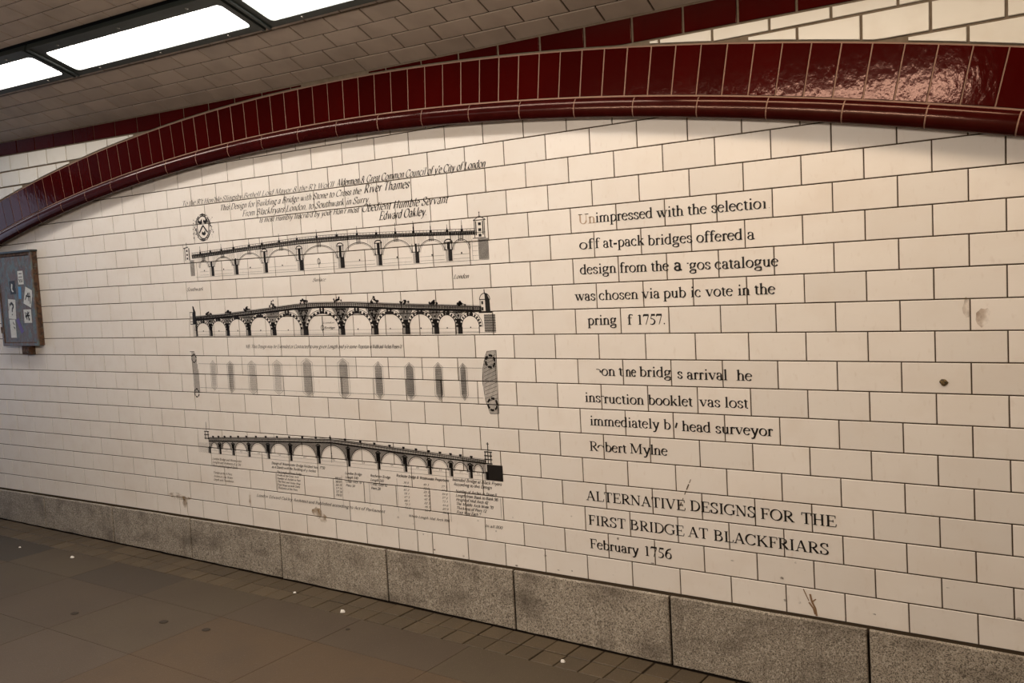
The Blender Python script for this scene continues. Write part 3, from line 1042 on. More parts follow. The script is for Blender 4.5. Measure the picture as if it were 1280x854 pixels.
for i, x in enumerate(piers1):
    w = .19 if i not in (3, 4) else .24
    rect(q, x - .02, x + w, 13.24, 13.72)
    hatch(q, x - .17, x - .02, lambda x_: 13.24, lambda x_: 13.7, .05, .016)
    top = [14.11, 14.17, 14.42, 14.42, 14.40, 14.38, 14.2, 14.17][i]
    rect(q, x - .02, x + .09, 13.74, top - .1)
    rect(q, x - .08, x + .0, 13.76, top - .14) if i not in (6,) else None
    if i in (2, 3, 4, 5, 7):
        ln(q, ell(x, top - .12, .21, .13), .05); ln(q, [(x - .24, top - .12), (x + .24, top - .12)], .035)
    for s_ in (-.19, .19): ln(q, [(x + s_, 13.74), (x + s_, top - .1)], .03)
    ln(q, [(x - .22, 13.73), (x + .24, 13.73)], .035)
for x, zt in ((-31.08, 14.84), (-30.25, 14.66), (-29.37, 14.88), (-28.4, 14.78), (-27.2, 15.0), (-26.22, 14.88), (-24.97, 15.12), (-23.7, 14.92), (-22.34, 15.14), (-21.0, 14.92), (-19.69, 15.12), (-18.49, 14.86), (-17.33, 15.1), (-16.27, 15.1), (-15.28, 15.06), (-14.37, 14.82), (-13.56, 14.95)):
    z_ = dt(x)
    ln(q, [(x, z_), (x, zt)], .022)
    ln(q, [(x, z_), (x, z_ + (zt - z_) * .55)], .05)
    rect(q, x - .07, x + .07, z_ - .02, z_ + .1)
for xa in (-32.3,):
    ln(q, [(xa - .15, 14.80), (xa + .25, 14.86)], .05); ln(q, [(xa - .05, 14.15), (xa - .05, 14.8)], .05); ln(q, [(xa + .3, 14.15), (xa + .3, 14.8)], .07)
    for z in (14.25, 14.45, 14.66): rect(q, xa + .06, xa + .18, z - .05, z + .05)
    ln(q, [(xa + .12, 14.86), (xa + .12, 15.1)], .04)
hatch(q, -32.0, -31.62, lambda x: 13.3, lambda x: 14.15, .06, .03)
# right gatehouse
ln(q, [(-12.93, 14.88), (-12.6, 15.05), (-12.28, 14.88), (-12.93, 14.88)], .03)
for s_ in (-12.88, -12.36): ln(q, [(s_, 14.15), (s_, 14.86)], .035)
for s_ in (-12.8, -12.44): ln(q, [(s_, 14.25), (s_, 14.84)], .05)
for z in (14.24, 14.47, 14.72): rect(q, -12.68, -12.53, z - .06, z + .06)
ln(q, [(-12.6, 15.05), (-12.6, 15.2)], .03); blob(q, -12.6, 15.2, .04)
ln(q, [(-12.9, 14.36), (-12.32, 14.36)], .02); ln(q, [(-13.0, 14.13), (-12.3, 14.13)], .03)
hatch(q, -12.73, -12.18, lambda x: 13.22, lambda x: 14.1, .045, .026)
ln(q, [(-13.05, 13.2), (-13.05, 14.1)], .012)
for z in (13.4, 13.6, 13.8, 13.95): ln(q, [(-13.05, z), (-12.75, z)], .008)
ln(q, [(-31.6, 13.22), (-12.2, 13.2)], .012)
ln(q, [(-22.3, 13.3), (-22.3, 13.8)], .02); ring(q, -22.3, 13.62, .09, .13, .03)
ink('engraved_bridge', q, M_ink, label='printed engraving of the topmost, slender bridge with niches over its piers')

# --- crest
q = []
cx, cz = -30.68, 15.82
ring(q, cx, cz, .47, .60, .06); ring(q, cx, cz, .58, .68, .07, dash=True)
ln(q, [(cx - .34, cz - .28), (cx, cz + .1), (cx + .34, cz - .28)], .09)
for dx, dz in ((-.2, .3), (.2, .31), (.02, -.3)):
    q.append([(cx + dx - .17, cz + dz - .05), (cx + dx + .02, cz + dz - .14), (cx + dx + .17, cz + dz - .06), (cx + dx + .13, cz + dz + .15), (cx + dx, cz + dz + .03), (cx + dx - .13, cz + dz + .1)])
for i in range(110):
    a = random.uniform(0, math.tau); r = random.uniform(.98, 1.32)
    blob(q, cx + .56 * r * math.cos(a), cz + .62 * min(r, 1.14) * math.sin(a), random.uniform(.015, .04), 5)
for i in range(26):
    s_ = random.choice((-1, 1)); blob(q, cx + s_ * random.uniform(.66, .86), cz + random.uniform(-.62, .5), random.uniform(.02, .045), 5)
ink('crest', q, M_ink, label='printed oval shield with a chevron and three birds')

# --- second bridge
q = []
dt = poly([(-31.9, 11.09), (-29.76, 11.17), (-28, 11.29), (-26.1, 11.41), (-24.2, 11.55), (-22.9, 11.61), (-20.3, 11.57), (-17.65, 11.43), (-14.7, 11.3), (-12.75, 11.2)])
db = poly([(-31.9, 10.93), (-28, 11.13), (-24.25, 11.37), (-22.5, 11.42), (-20.3, 11.38), (-17.67, 11.24), (-14.7, 11.12), (-12.75, 11.04)])
xs = xsamples(-31.9, -12.75, 60)
ln(q, [(x, dt(x)) for x in xs], .05); ln(q, [(x, db(x)) for x in xs], .10)
ln(q, [(x, (dt(x) + db(x)) / 2 + .02) for x in xs], .03)
ln(q, [(x, dt(x) + .05) for x in xs], .02)
hatch(q, -31.9, -12.75, lambda x: db(x), lambda x: dt(x), .09, .05)
op = [(-31.82, -30.84, 10.75), (-30.59, -29.5, 10.84), (-29.21, -27.89, 10.92), (-27.54, -26.04, 11.0), (-25.64, -23.88, 11.04), (-23.35, -21.28, 11.09), (-20.87, -19.17, 11.06), (-18.74, -17.25, 11.0), (-16.82, -15.52, 10.95), (-15.14, -14.19, 10.88), (-13.84, -12.93, 10.82)]
for i, (xa, xb, za) in enumerate(op):
    cx, rx = (xa + xb) / 2, (xb - xa) / 2
    e = ell(cx, 10.36, rx, za - 10.36)
    low = poly(sorted(e))
    ln(q, ell(cx, 10.36, rx + .02, za - 10.34), .035)
    # rusticated ring of dark and light stones
    n = 25
    ln(q, ell(cx, 10.36, rx + .2, za - 10.17), .025)
    for k in range(n):
        if k % 2: continue
        a = math.radians(180 * k / n); c = math.radians(180 * (k + 1.1) / n)
        q.append([(cx + (rx + .04) * math.cos(a), 10.36 + (za - 10.33) * math.sin(a)), (cx + (rx + .15) * math.cos(a), 10.36 + (za - 10.33 + .11) * math.sin(a)),
                  (cx + (rx + .15) * math.cos(c), 10.36 + (za - 10.33 + .11) * math.sin(c)), (cx + (rx + .04) * math.cos(c), 10.36 + (za - 10.33) * math.sin(c))])
    ln(q, [(xa, 10.06), (xa, 10.36)], .03); ln(q, [(xb, 10.06), (xb, 10.36)], .03)
    rect(q, cx - .17, cx - .06, za + .03, db(cx)); rect(q, cx + .02, cx + .15, za + .03, db(cx))
    ln(q, [(xa, 10.3), (xb, 10.3)], .008); ln(q, [(xa, 10.15), (xb, 10.15)], .008)
    blob(q, cx, 10.33, .045)
for i in range(len(op) - 1):
    xa, xb = op[i][1], op[i + 1][0]
    c = (xa + xb) / 2
    rect(q, c - .06, xb + .0, 10.06, 10.52)
    hatch(q, xa, c - .06, lambda x: 10.06, lambda x: 10.5, .05, .02)
    W_ = (op[i][1] - op[i][0] + op[i + 1][1] - op[i + 1][0]) / 4 * .62
    z1 = db(c) - .05
    q.append([(c - .10, 10.5), (c + .08, 10.5), (c + .16, 10.72), (c - .16, 10.72)])
    if i in (4, 5, 6):
        for a in (.35, .6, .85): ln(q, [(c - W_ * a * .7, z1 - .02), (c, 10.72), (c + W_ * a * .7, z1 - .02)], .035)
        ln(q, [(c - W_ * .6, z1 - .05), (c + W_ * .6, z1 - .05)], .06)
    blob(q, c, 10.85, .06); blob(q, c - .08, z1 - .08, .05); blob(q, c + .1, z1 - .06, .05)
    hatch(q, c - W_, c + W_, (lambda c_, W2: lambda x: 10.55 + (db(c_) - 10.62) * min(1, abs(x - c_) / W2))(c, W_), lambda x: db(x), .06, .038)
# statues on the parapet
for x, zt in ((-30.84, 11.36), (-29.22, 11.39), (-27.72, 11.56), (-25.79, 11.82), (-23.55, 11.9), (-21.2, 11.92), (-18.91, 11.8), (-17.03, 11.64), (-15.37, 11.54), (-13.87, 11.46)):
    z_ = dt(x) + .05
    h = zt - z_
    for k in range(9): blob(q, x + random.uniform(-.28, .28), z_ + random.uniform(0, .5) * h, .06)
    for k in range(5): blob(q, x + random.uniform(-.08, .08), z_ + random.uniform(.2, 1.05) * h, .06)
    ln(q, [(x - .2, z_ + .02), (x - .05, z_ + h * .9)], .03); ln(q, [(x + .25, z_ + .02), (x + .02, z_ + h * .6)], .025)
# left tower
q.append([(-32.16, 10.72), (-31.9, 10.72), (-31.86, 11.35), (-32.0, 11.66), (-32.1, 11.7), (-32.06, 11.4), (-32.14, 11.3)])
for z in (10.85, 11.1, 11.35): ln(q, [(-32.36, z), (-32.1, z)], .03)
ln(q, [(-32.36, 10.75), (-32.36, 11.36)], .025)
hatch(q, -31.95, -31.8, lambda x: 10.07, lambda x: 10.95, .035, .03); ln(q, [(-32.38, 10.72), (-31.75, 10.72)], .04)
hatch(q, -32.2, -31.98, lambda x: 10.07, lambda x: 10.7, .06, .012)
# right tower with dome
q.append([(-12.53, 10.99), (-12.28, 10.97), (-12.3, 11.5), (-12.42, 11.74), (-12.55, 11.8)])
ln(q, [(-12.82, 11.0), (-12.80, 11.52)], .03); ln(q, ell(-12.55, 11.52, .27, .26), .035); ln(q, [(-12.55, 11.75), (-12.56, 11.95)], .045)
for z in (11.12, 11.38): rect(q, -12.74, -12.64, z - .07, z + .07)
ln(q, [(-12.9, 10.97), (-12.2, 10.97)], .06); ln(q, [(-12.84, 11.52), (-12.26, 11.52)], .035)
ln(q, [(-12.9, 10.13), (-12.9, 10.9)], .015); hatch(q, -12.64, -12.04, lambda x: 10.13, lambda x: 10.88, .042, .025)
hhatch(q, -12.64, -12.04, 10.13, 10.88, .11, .02)
ln(q, [(-32.2, 10.06), (-12.05, 10.11)], .014)
write('London', -22.3, -21.55, 10.62, .12, dict(shear=.3, T=.12, t=.06, serif=False), q)
write('Bridge', -22.25, -21.55, 10.36, .16, dict(shear=.3, T=.14, t=.08, serif=False), q)
ln(q, [(-22.35, 10.15), (-22.35, 10.95)], .025); ring(q, -22.36, 10.42, .1, .12, .025)
ink('engraved_bridge', q, M_ink, label='printed engraving of the second bridge down, with statues and rusticated arches')

# --- plan of the piers
q = []; qg = []
pl_ = [(-30.76, 8.73, 7.17, .17, 0), (-29.36, 8.72, 7.09, .20, 1), (-27.68, 8.74, 7.05, .24, 0), (-25.76, 8.80, 7.08, .25, 0), (-23.62, 8.9, 7.03, .29, 1), (-21.15, 8.91, 7.0, .27, 1), (-18.9, 8.77, 7.07, .22, 2), (-17.0, 8.75, 7.09, .22, 2), (-15.32, 8.77, 7.12, .19, 2), (-13.93, 8.75, 7.17, .16, 2)]
for x, zt, zb, w, dk in pl_:
    hexa = [(x, zb), (x + w, zb + .22), (x + w, zt - .22), (x, zt), (x - w, zt - .22), (x - w, zb + .22), (x, zb)]
    ln(q, [(x + (p[0] - x) * 1.35, p[1] + (.03 if p[1] > 8 else -.03)) for p in hexa], .012)
    lo = poly([(x - w, zb + .22), (x, zb), (x + w, zb + .22)]); hi = poly([(x - w, zt - .22), (x, zt), (x + w, zt - .22)])
    hatch(q, x - w, x + w, lo, hi, .05, (.009, .016, .024)[dk])
    hhatch(q, x - w, x + w, zb + .25, zt - .25, .07, (.006, .009, .014)[dk])
for z in (8.57, 7.27): ln(q, [(-31.95, z), (-12.9, z)], .014)
# left abutment
lo = poly([(-32.45, 6.95), (-31.98, 7.0)]); hi = poly([(-32.55, 9.2), (-32.2, 9.25), (-31.98, 8.1)])
hatch(q, -32.48, -31.98, lo, hi, .055, .020); ln(q, [(-32.6, 9.22), (-32.25, 9.22)], .03)
ring(q, -32.3, 8.86, .19, .22, .07, dash=True); ring(q, -32.28, 6.97, .19, .22, .075, dash=True)
# right abutment
lo = poly([(-12.9, 8.0), (-12.8, 7.19), (-12.59, 6.61), (-12.15, 6.63)]); hi = poly([(-12.9, 8.4), (-12.69, 9.09), (-12.58, 9.3), (-12.1, 9.34)])
hatch(q, -12.9, -12.12, lo, hi, .05, .017)
for k in range(12): ln(q, [(-12.8, 7.1 + .16 * k), (-12.15, 7.3 + .17 * k)], .014)
ln(q, [(-12.58, 9.3), (-12.1, 9.34), (-12.14, 6.63), (-12.59, 6.61), (-12.8, 7.19), (-12.91, 7.99), (-12.87, 8.5), (-12.69, 9.09), (-12.58, 9.3)], .018)
ring(q, -12.44, 8.87, .24, .26, .095, dash=True); ring(q, -12.44, 7.02, .24, .26, .095, dash=True)
ink('engraved_plan', q, M_ink, label='printed plan showing the pointed piers as a row of hatched hexagons')

# --- lowest bridge
q = []
dt = poly([(-31.6, 4.52), (-28.46, 4.69), (-26.4, 4.79), (-24.2, 4.88), (-22.3, 4.95), (-20.9, 4.91), (-19.48, 4.84), (-17.63, 4.75), (-15.86, 4.67), (-14.16, 4.60), (-12.95, 4.54)])
db = poly([(-31.6, 4.36), (-26.4, 4.62), (-22.32, 4.79), (-20.9, 4.72), (-17.64, 4.56), (-14.17, 4.46), (-12.95, 4.41)])
xs = xsamples(-31.6, -12.95, 60)
ln(q, [(x, dt(x)) for x in xs], .035); ln(q, [(x, dt(x) - .06) for x in xs], .03); ln(q, [(x, db(x)) for x in xs], .07)
ln(q, [(x, dt(x) + .05) for x in xs], .014)
hatch(q, -31.6, -12.95, lambda x: db(x), lambda x: dt(x), .07, .03)
pr = [-31.58, -30.7, -29.62, -28.37, -26.88, -25.22, -23.22, -21.2, -19.26, -17.6, -16.15, -14.92, -13.83, -12.98]
ap = [4.31, 4.38, 4.43, 4.49, 4.55, 4.61, 4.67, 4.62, 4.55, 4.46, 4.42, 4.37, 4.35]
for i in range(13):
    xa, xb = pr[i] + .16, pr[i + 1] - .16
    cx, rx = (xa + xb) / 2, (xb - xa) / 2
    e = ell(cx, 3.95, rx, ap[i] - 3.96)
    ln(q, e, .035); ln(q, ell(cx, 3.95, rx - .06, ap[i] - 4.03), .012)
    low = poly(sorted(e))
    dn = .034 if 3 <= i <= 8 else .026
    hatch(q, pr[i] - .02, pr[i + 1] + .02, lambda x: (low(x) + .02) if xa < x < xb else 4.0, lambda x: db(x), .055, dn)
    ln(q, [(xa, 3.86), (xb, 3.86)], .008)
    write(str((31, 37, 43, 49, 56, 63, 70, 63, 56, 49, 43, 37, 31)[i]), cx - .09, cx + .09, 3.9, .12, dict(T=.1, t=.05, serif=False), q)
for i, x in enumerate(pr):
    rect(q, x - .03, x + .11, 3.70, 4.06)
    hatch(q, x - .12, x - .03, lambda x_: 3.7, lambda x_: 4.02, .04, .018)
    if 0 < i < 13:
        zt = db(x) - .1
        rect(q, x - .1, x + .1, 4.06, zt - .06)
        ln(q, ell(x, zt - .1, .14, .1), .05)
for x in [-31.2, -30.75, -30.25, -29.75, -29.15, -28.5, -27.75, -27.0, -26.15, -25.25, -24.3, -23.35, -22.35, -21.35, -20.35, -19.45, -18.5, -17.65, -16.9, -16.15, -15.5, -14.9, -14.35, -13.75]:
    big = .2 if x in (-22.35,) else .12
    ln(q, [(x, dt(x)), (x, dt(x) + big)], .05); rect(q, x - .075, x + .075, dt(x) + .03, dt(x) + .12)
ln(q, [(-22.35, 3.8), (-22.35, 5.15)], .018)
for z in (4.02, 4.12, 4.25): blob(q, -22.33, z, .05)
ln(q, [(-31.72, 4.9), (-31.72, 5.4)], .03)
for s_ in (-31.85, -31.6): ln(q, [(s_, 4.45), (s_, 4.9)], .05)
for z in (4.5, 4.7, 4.88): ln(q, [(-31.93, z), (-31.52, z)], .045)
hatch(q, -32.5, -31.65, lambda x: 3.7, lambda x: 4.25, .07, .009)
rect(q, -12.93, -12.10, 3.69, 4.38)
ln(q, [(-12.83, 4.95), (-12.83, 5.35)], .045); ln(q, [(-12.9, 5.28), (-12.76, 5.28)], .03)
for s_ in (-12.99, -12.69): ln(q, [(s_, 4.42), (s_, 4.95)], .045)
ln(q, [(-12.84, 4.42), (-12.84, 4.93)], .04)
for z in (4.42, 4.6, 4.76, 4.93): ln(q, [(-13.04, z), (-12.62, z)], .05)
ln(q, [(-31.5, 3.70), (-12.9, 3.67)], .012)
ink('engraved_bridge', q, M_ink, label='printed engraving of the lowest bridge, with a solid black block at its right end')

# --- copperplate lines
SK = dict(shear=.5, T=.10, t=.03, serif=False, nib=-25)
for full, parts_ in (
    ('To the Rt Honble Slingsby Bethell Lord Mayor', [("To the R't Hon'ble Slingsby Bethell Lord Mayor & the R't Wor'll", -32.29, -21.0, 17.05, .40), ("Aldermen & Great Common Council of y'e City of London", -20.8, -12.16, 17.04, .50)]),
    ('This Design for Building a Bridge with Stone to Cross the River Thames', [('This Design for Building a Bridge with Stone to Cross the', -29.25, -19.3, 16.57, .46), ('River Thames', -19.1, -16.39, 16.57, .60)]),
    ('From Blackfryars London, to Southwark in Surry.', [('From Blackfryars London, to Southwark in Surry.', -27.55, -18.76, 16.14, .48)]),
    ('Is most Humbly Inscribed by your Obedient Humble Servant', [("Is most Humbly Inscrib'd by your Hon'r most", -26.32, -19.5, 15.75, .42), ('Obedient Humble Servant', -19.3, -14.27, 15.73, .55)]),
    ('Edward Oakley.', [('Edward Oakley.', -18.27, -15.45, 15.29, .58)]),
    ('Southwark', [('Southwark', -32.45, -31.1, 12.5, .30)]), ('Surface', [('Surface', -22.82, -21.96, 12.66, .26)]), ('London', [('London', -14.16, -13.35, 12.45, .30)]),
    ('NB. This Design may be Extended or Contracted', [("NB. This Design may be Extended or Contracted to any given Length and y'e same", -28.06, -20.2, 9.42, .27), ('Proportion in Width and Arches Preserv\'d', -20.1, -17.4, 9.42, .27)])):
    q = []
    for s, xa, xb, z, em in parts_: write(s, xa, xb, z, em, SK, q)
    ink('script_lettering', q, M_ink, label='black copperplate writing reading "' + full + '"')

# --- table of measures under the lowest bridge
SM = dict(shear=.4, T=.13, t=.06, serif=False)
q = []; qf = []


def para(dst, rows_, x, xw, z, dz, em):
    for s in rows_:
        if s:
            nat = sum(G[c][0] for c in s) * em * .95
            wd_ = min(nat, xw)
            write(s, x, x + wd_, z, em, SM, dst)
        z -= dz


para(qf, ['London Bridge and Westminster', 'Lengths and Wideness of y Old', 'Piers and Sterlings of Stone', '', 'Timber at the 4 Piers', 'Arches at Low Water', 'Depth and Foundation'], -31.4, 3.4, 3.35, .19, .19)
para(q, ['Design of Westminster Bridge finished Nov. 1750', 'as it Stands with the Building of y Arches'], -26.7, 5.0, 3.43, .2, .2)
para(q, ['The Length of Stone Bridge', 'Width of the Great Arch', 'Number of Arches in Feet', 'The Piers and Water Way', 'Foot Ways on both Sides', 'Thickness of the Piers'], -26.35, 3.4, 3.0, .165, .17)
for k in range(6): write('%d %d' % (random.randint(100, 999), random.randint(10, 99)), -22.2, -21.8, 3.0 - .165 * k, .16, SM, q)
para(q, ['London Bridge', 'Length 940', 'Great Arch 70', 'Piers 34'], -21.5, 1.5, 3.3, .2, .19)
para(q, ['Rochester Bridge', 'Length 560', 'Great Arch 42', 'Piers 28'], -19.85, 1.6, 3.3, .2, .19)
para(q, ['Rochester Bridge & Westminster Proportions'], -18.2, 3.1, 3.43, .2, .2)
for c_, xx in enumerate((-17.8, -16.6, -15.55)):
    for k in range(8): write(str(random.randint(10, 99)) + ' ' + str(random.randint(1, 9)), xx, xx + .32, 3.15 - .17 * k, .14, SM, q)
para(q, ['Intended Bridge at Black Fryars', ' According to this Design'], -14.9, 2.75, 3.5, .2, .22)
para(q, ['Number of Arches in Stone 9', 'Length from Bank to Bank 96', 'Height of Mid Arch 42', 'The Middle Arch Wide 70', 'Thickness of Piers 12', 'Foot Way Each 7'], -14.75, 2.45, 3.0, .19, .2)
write('In all 800', -13.2, -12.3, 1.6, .2, SM, q)
write('Whole Length Mid Arch 996', -17.6, -15.2, 1.6, .18, SM, q)
write('London Edward Oakley Architect and Published according to Act of Parliament', -28.02, -19.08, 1.62, .24, SM, q)
for x, za, zb in ((-27.35, 2.9, 3.95), (-26.45, 2.11, 3.03), (-22.32, 2.05, 2.95), (-21.73, 1.81, 3.22), (-20.3, 2.05, 3.0), (-19.95, 1.87, 3.0), (-18.18, 1.79, 3.35), (-15.07, 1.63, 3.4), (-12.3, 2.1, 2.95)):
    ln(q, [(x, za), (x, zb)], .012)
ink('script_lettering', q, M_ink, label='small copperplate table of bridge measurements under the lowest bridge')
ink('script_lettering', qf, M_grey_ink, label='worn, pale copperplate column at the table\'s left end')


# ------------------------------------------------------------------ stains and the chipped hole
def stain(cx, cz, rx, rz, mat_, label=None, y=-.006, n=14, name='stain'):
    P = [(cx + rx * random.uniform(.6, 1.1) * math.cos(math.tau * i / n), cz + rz * random.uniform(.6, 1.1) * math.sin(math.tau * i / n)) for i in range(n)]
    return ink(name, [P], mat_, y, label)


random.seed(5)
stain(-34.4, .98, 1.0, .16, M_stain, 'rusty stain along a joint low on the wall'); stain(-34.05, .6, .22, .35, M_stain)
stain(-34.9, 1.15, .6, .12, M_stain3)
stain(-28.55, 1.45, .10, .48, M_stain3)
stain(-23.6, 1.2, .35, .3, M_stain, 'brown stain under the printed table'); stain(-23.2, .95, .3, .25, M_stain)
stain(6.0, 10.7, .12, .35, M_stain3, 'pale brown smear on the tiles at the right'); stain(6.45, 10.45, .28, .35, M_stain3)
M_scr = mat('dark_brown_mark', (.10, .07, .04), .7)
q = []
for a, c, w in ((0, .07, .02), (.12, .24, .045), (.3, .38, .03), (.5, .62, .035), (.66, .84, .05), (.88, 1, .03)):
    ln(q, [(-4.0 + .55 * a, 3.3 + 1.2 * a), (-4.0 + .55 * c, 3.3 + 1.2 * c)], w)
ink('scratch', q, M_scr, label='dark slanting scratch above the capital letters')
q = []
ln(q, [(.62, .95), (.72, .72), (.80, .55)], .035); ln(q, [(.85, .8), (.9, .55), (1.02, .3), (1.05, .05)], .07); ln(q, [(.8, .5), (.95, .3), (1.0, .1)], .06); ln(q, [(.93, .55), (1.05, .65)], .04)
ink('stain', q, mat('brown_drip', (.24, .14, .07), .6), label='brown dripped mark low on the wall below the date')
for i in range(26):
    stain(random.uniform(-20, 8), random.uniform(.1, 2.6), random.uniform(.03, .09), random.uniform(.02, .06), M_stain2)
b = MB()
P1 = [(5.31 + .12 * random.uniform(.8, 1.2) * math.cos(math.tau * i / 12), 8.37 + .11 * random.uniform(.8, 1.2) * math.sin(math.tau * i / 12)) for i in range(12)]
V = [(x, -.012, z) for x, z in P1] + [(5.31 + (x - 5.31) * .5, -.05, 8.37 + (z - 8.37) * .5) for x, z in P1]
b.add(V, [tuple(12 + i for i in range(12))] + [(i, (i + 1) % 12, 12 + (i + 1) % 12, 12 + i) for i in range(12)])
plug = b.build('wall_plug', mat('ochre_plug', (.16, .10, .03), .8, noise=[((150, 150, 150), 3, (.02, .014, .008), .45, .6, .9)]), wall)
plug['label'] = 'small ochre filled drill hole in a tile on the right'

# ------------------------------------------------------------------ metal cabinet
cab = empty('metal_cabinet', (-48.7, -.1, 9.5), 'rusty grey-green metal wall cabinet covered in stickers, below the arch at the left edge', 'cabinet')
b = MB()
x0, x1, z0, z1 = -50.8, -46.68, 9.56, 15.46
yb, yf = .0, -.42
b.box((x0 + .05, yf + .05, z0 + .05), (x1 - .05, yb, z1 - .05))
b.build('body', M_rust2, cab)
b = MB()
# pressed door: rim, slope, sunk field
o = [(x0, z0), (x1, z0), (x1, z1), (x0, z1)]
def insx(d): return [(x0 + d, z0 + d), (x1 - d, z0 + d), (x1 - d, z1 - d), (x0 + d, z1 - d)]
rings = [([(x, yf + .07, z) for x, z in o]), ([(x, yf - .01, z) for x, z in insx(.03)]), ([(x, yf - .01, z) for x, z in insx(.2)]), ([(x, yf + .03, z) for x, z in insx(.26)])]
V = sum(rings, [])
F = [(12, 13, 14, 15)]
for r_ in range(3):
    for i in range(4):
        a = r_ * 4 + i; c = r_ * 4 + (i + 1) % 4
        F.append((a, c, c + 4, a + 4))
mi = [0] + [0] * 4 + [0, 0, 1, 0] + [1] * 4
b.add(V, F); b.m = mi
b.build('door', [M_rust, M_rust2], cab)
b = MB(); b.box((x0 - .03, yf - .06, z1 - .02), (x1 + .03, 0, z1 + .09)); b.build('top_flange', M_housing, cab)
for z in (10.6, 12.6, 14.4):
    b = MB()
    for i in range(8):
        a = math.tau * i / 8; c = math.tau * (i + 1) / 8
        b.add([(x0 + .02 + .06 * math.cos(a), yf + .0 + .06 * math.sin(a), z - .2), (x0 + .02 + .06 * math.cos(c), yf + .06 * math.sin(c), z - .2),
               (x0 + .02 + .06 * math.cos(c), yf + .06 * math.sin(c), z + .2), (x0 + .02 + .06 * math.cos(a), yf + .06 * math.sin(a), z + .2)], [(0, 1, 2, 3)])
    b.build('hinge', M_rust2, cab)
b = MB(); b.box((-48.85, -.3, 9.02), (-47.85, 0, 9.6)); b.box((-48.75, -.36, 9.12), (-47.95, -.28, 9.5)); b.build('conduit_box', M_rust2, cab)
yd = yf + .022


def sticker(cx, cz, w, h, rot, mat_, label, marks=None):
    c, s = math.cos(rot), math.sin(rot)
    T = lambda u, v: (cx + u * c - v * s, cz + u * s + v * c)
    P = [T(-w, -h), T(w, -h), T(w, h), T(-w, h)]
    V = [(x, yd, z) for x, z in P] + [(x, yd + .01, z) for x, z in P]
    F = [(0, 1, 2, 3)] + [(i, 4 + i, 4 + (i + 1) % 4, (i + 1) % 4) for i in range(4)]
    M_ = [0] * 5; n = 8
    for mk in (marks or []):
        P = [T(u * w, v * h) for u, v in mk]
        V += [(x, yd - .006, z) for x, z in P]
        F.append(tuple(range(n, n + len(P)))); n += len(P); M_.append(1)
    o_ = link_mesh('sticker', V, F, [mat_, M_ink], cab, mids=M_)
    o_['label'] = label


def bars(*L):
    out = []
    for xa, za, xb, zb, w in L:
        l = math.hypot(xb - xa, zb - za); nx, nz = -(zb - za) / l * w, (xb - xa) / l * w
        out.append([(xa - nx, za - nz), (xb - nx, zb - nz), (xb + nx, zb + nz), (xa + nx, za + nz)])
    return out


# positions on the door: u from the left edge, v from the foot
def dx(u): return x0 + (x1 - x0) * u
def dz(v): return z0 + (z1 - z0) * v


sticker(dx(.66), dz(.73), .30, .42, 0, M_paper, 'white sticker with a printed block', bars((-.7, .1, .7, .1, .05), (-.6, -.2, -.3, -.7, .12), (.0, -.2, .1, -.7, .1), (.5, -.2, .5, -.7, .1), (-.6, .6, .6, .6, .06)))
sticker(dx(.41), dz(.63), .32, .42, .05, M_ink, 'black sticker with a white letter')
V = [(dx(.41) + a, yd - .008, dz(.63) + c) for a, c in ((-.12, -.22), (.02, -.3), (.12, -.25), (-.04, -.12), (.05, .2), (-.1, .26), (-.16, 0))]
link_mesh('sticker', V, [tuple(range(7))], M_paper, cab)
sticker(dx(.60), dz(.57), .16, .38, -.1, M_blue, 'small blue sticker')
sticker(dx(.82), dz(.52), .42, .55, -.35, M_paper, 'torn pale sticker with scribble', bars((-.7, -.5, -.1, .5, .08), (-.1, .5, .3, -.4, .08), (-.6, 0, .6, .2, .08), (.2, .6, .8, -.6, .08)))
sticker(dx(.34), dz(.40), .42, .62, -.08, M_paper, 'white sticker with a large question mark', bars((-.5, .35, -.1, .65, .14), (-.1, .65, .5, .35, .14), (.5, .35, .05, -.05, .13), (.05, -.05, .05, -.3, .13), (.05, -.5, .05, -.62, .13), (-.9, -.2, -.7, .6, .05)))
sticker(dx(.76), dz(.32), .42, .42, 0, M_paper, 'white square sticker with black scrawl', bars((-.6, .6, -.2, -.5, .1), (-.2, .5, .5, -.6, .1), (.5, .6, -.5, -.2, .1), (-.6, 0, .6, .1, .1), (.1, .7, .3, -.7, .08)))
sticker(dx(.32), dz(.19), .32, .58, .0, M_paper, 'plain worn white sticker', bars((.2, .7, .7, .4, .08), (.3, .2, .8, .0, .08)))
sticker(dx(.52), dz(.22), .16, .5, .5, M_violet, 'violet scrawl')
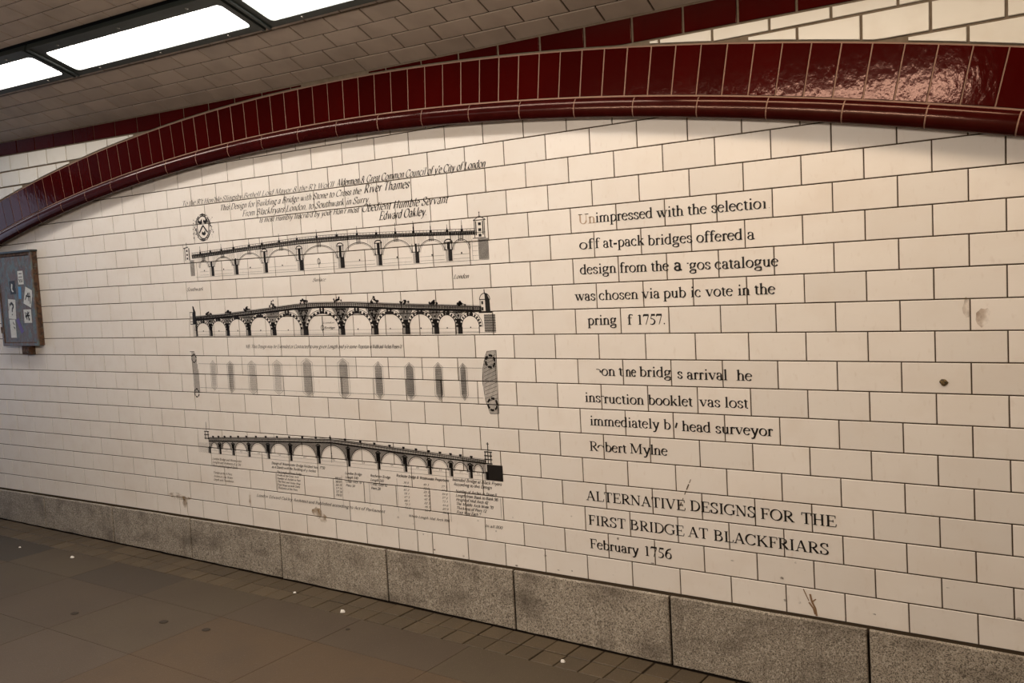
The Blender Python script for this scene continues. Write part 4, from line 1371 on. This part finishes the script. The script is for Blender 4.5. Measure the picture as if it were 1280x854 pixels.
sticker(dx(.56), dz(.40), .10, .75, 0, M_stain3, 'strip of old tape')

# ------------------------------------------------------------------ litter and gum on the floor
random.seed(3)


def scrap(x, y, r, label, mat_=M_white):
    n = 7; V = []
    zt = zfloor(x) + .02
    pts = [(x + r * random.uniform(.6, 1.2) * math.cos(math.tau * i / n), y + r * .7 * random.uniform(.6, 1.2) * math.sin(math.tau * i / n)) for i in range(n)]
    V = [(a, c, zt) for a, c in pts] + [(x + (a - x) * .7, y + (c - y) * .7, zt + r * random.uniform(.3, .6)) for a, c in pts]
    F = [tuple(n + i for i in range(n)), tuple(reversed(range(n)))] + [(i, (i + 1) % n, n + (i + 1) % n, n + i) for i in range(n)]
    o_ = link_mesh('litter_scrap', V, F, mat_)
    tag(o_, label, 'litter', 'white scraps on the floor')


SCR = [(-40.2, -3.15, .17, 'white scrap on the slabs at far left'), (-45.2, -3.4, .1, 'tiny white speck at the left edge of the dark corner slab'),
       (-24.0, -1.42, .09, 'tiny white scrap on the joint between the floor setts, left of the middle'), (-20.0, -2.2, .16, 'larger white scrap on the second row of setts'),
       (-8.3, -1.95, .14, 'crumpled white scrap on the setts at the bottom edge of the picture')]


def scr_from(px, py):
    x, y = (px - 640) / FS, (py - 427) / FS
    return None


for s in SCR: scrap(*s)
for x, y, r, lab in ((-31.5, -8.2, .22, 'dark flattened gum spot on the left slabs'), (-26.6, -6.9, .24, 'dark flattened gum spot beside the brown slab edge'), (-24.0, -6.6, .22, 'dark flattened gum spot at the corner of the brown slab'), (-18.3, -3.6, .12, 'small dark gum spot just off the setts')):
    n = 10
    zt = zfloor(x) + .012
    V = [(x + r * math.cos(math.tau * i / n), y + r * .8 * math.sin(math.tau * i / n), zt) for i in range(n)] + [(x + r * .7 * math.cos(math.tau * i / n), y + r * .56 * math.sin(math.tau * i / n), zt + .03) for i in range(n)]
    o_ = link_mesh('gum_spot', V, [tuple(n + i for i in range(n))] + [(i, (i + 1) % n, n + (i + 1) % n, n + i) for i in range(n)], M_gum)
    tag(o_, lab, 'gum', 'gum spots on the floor')
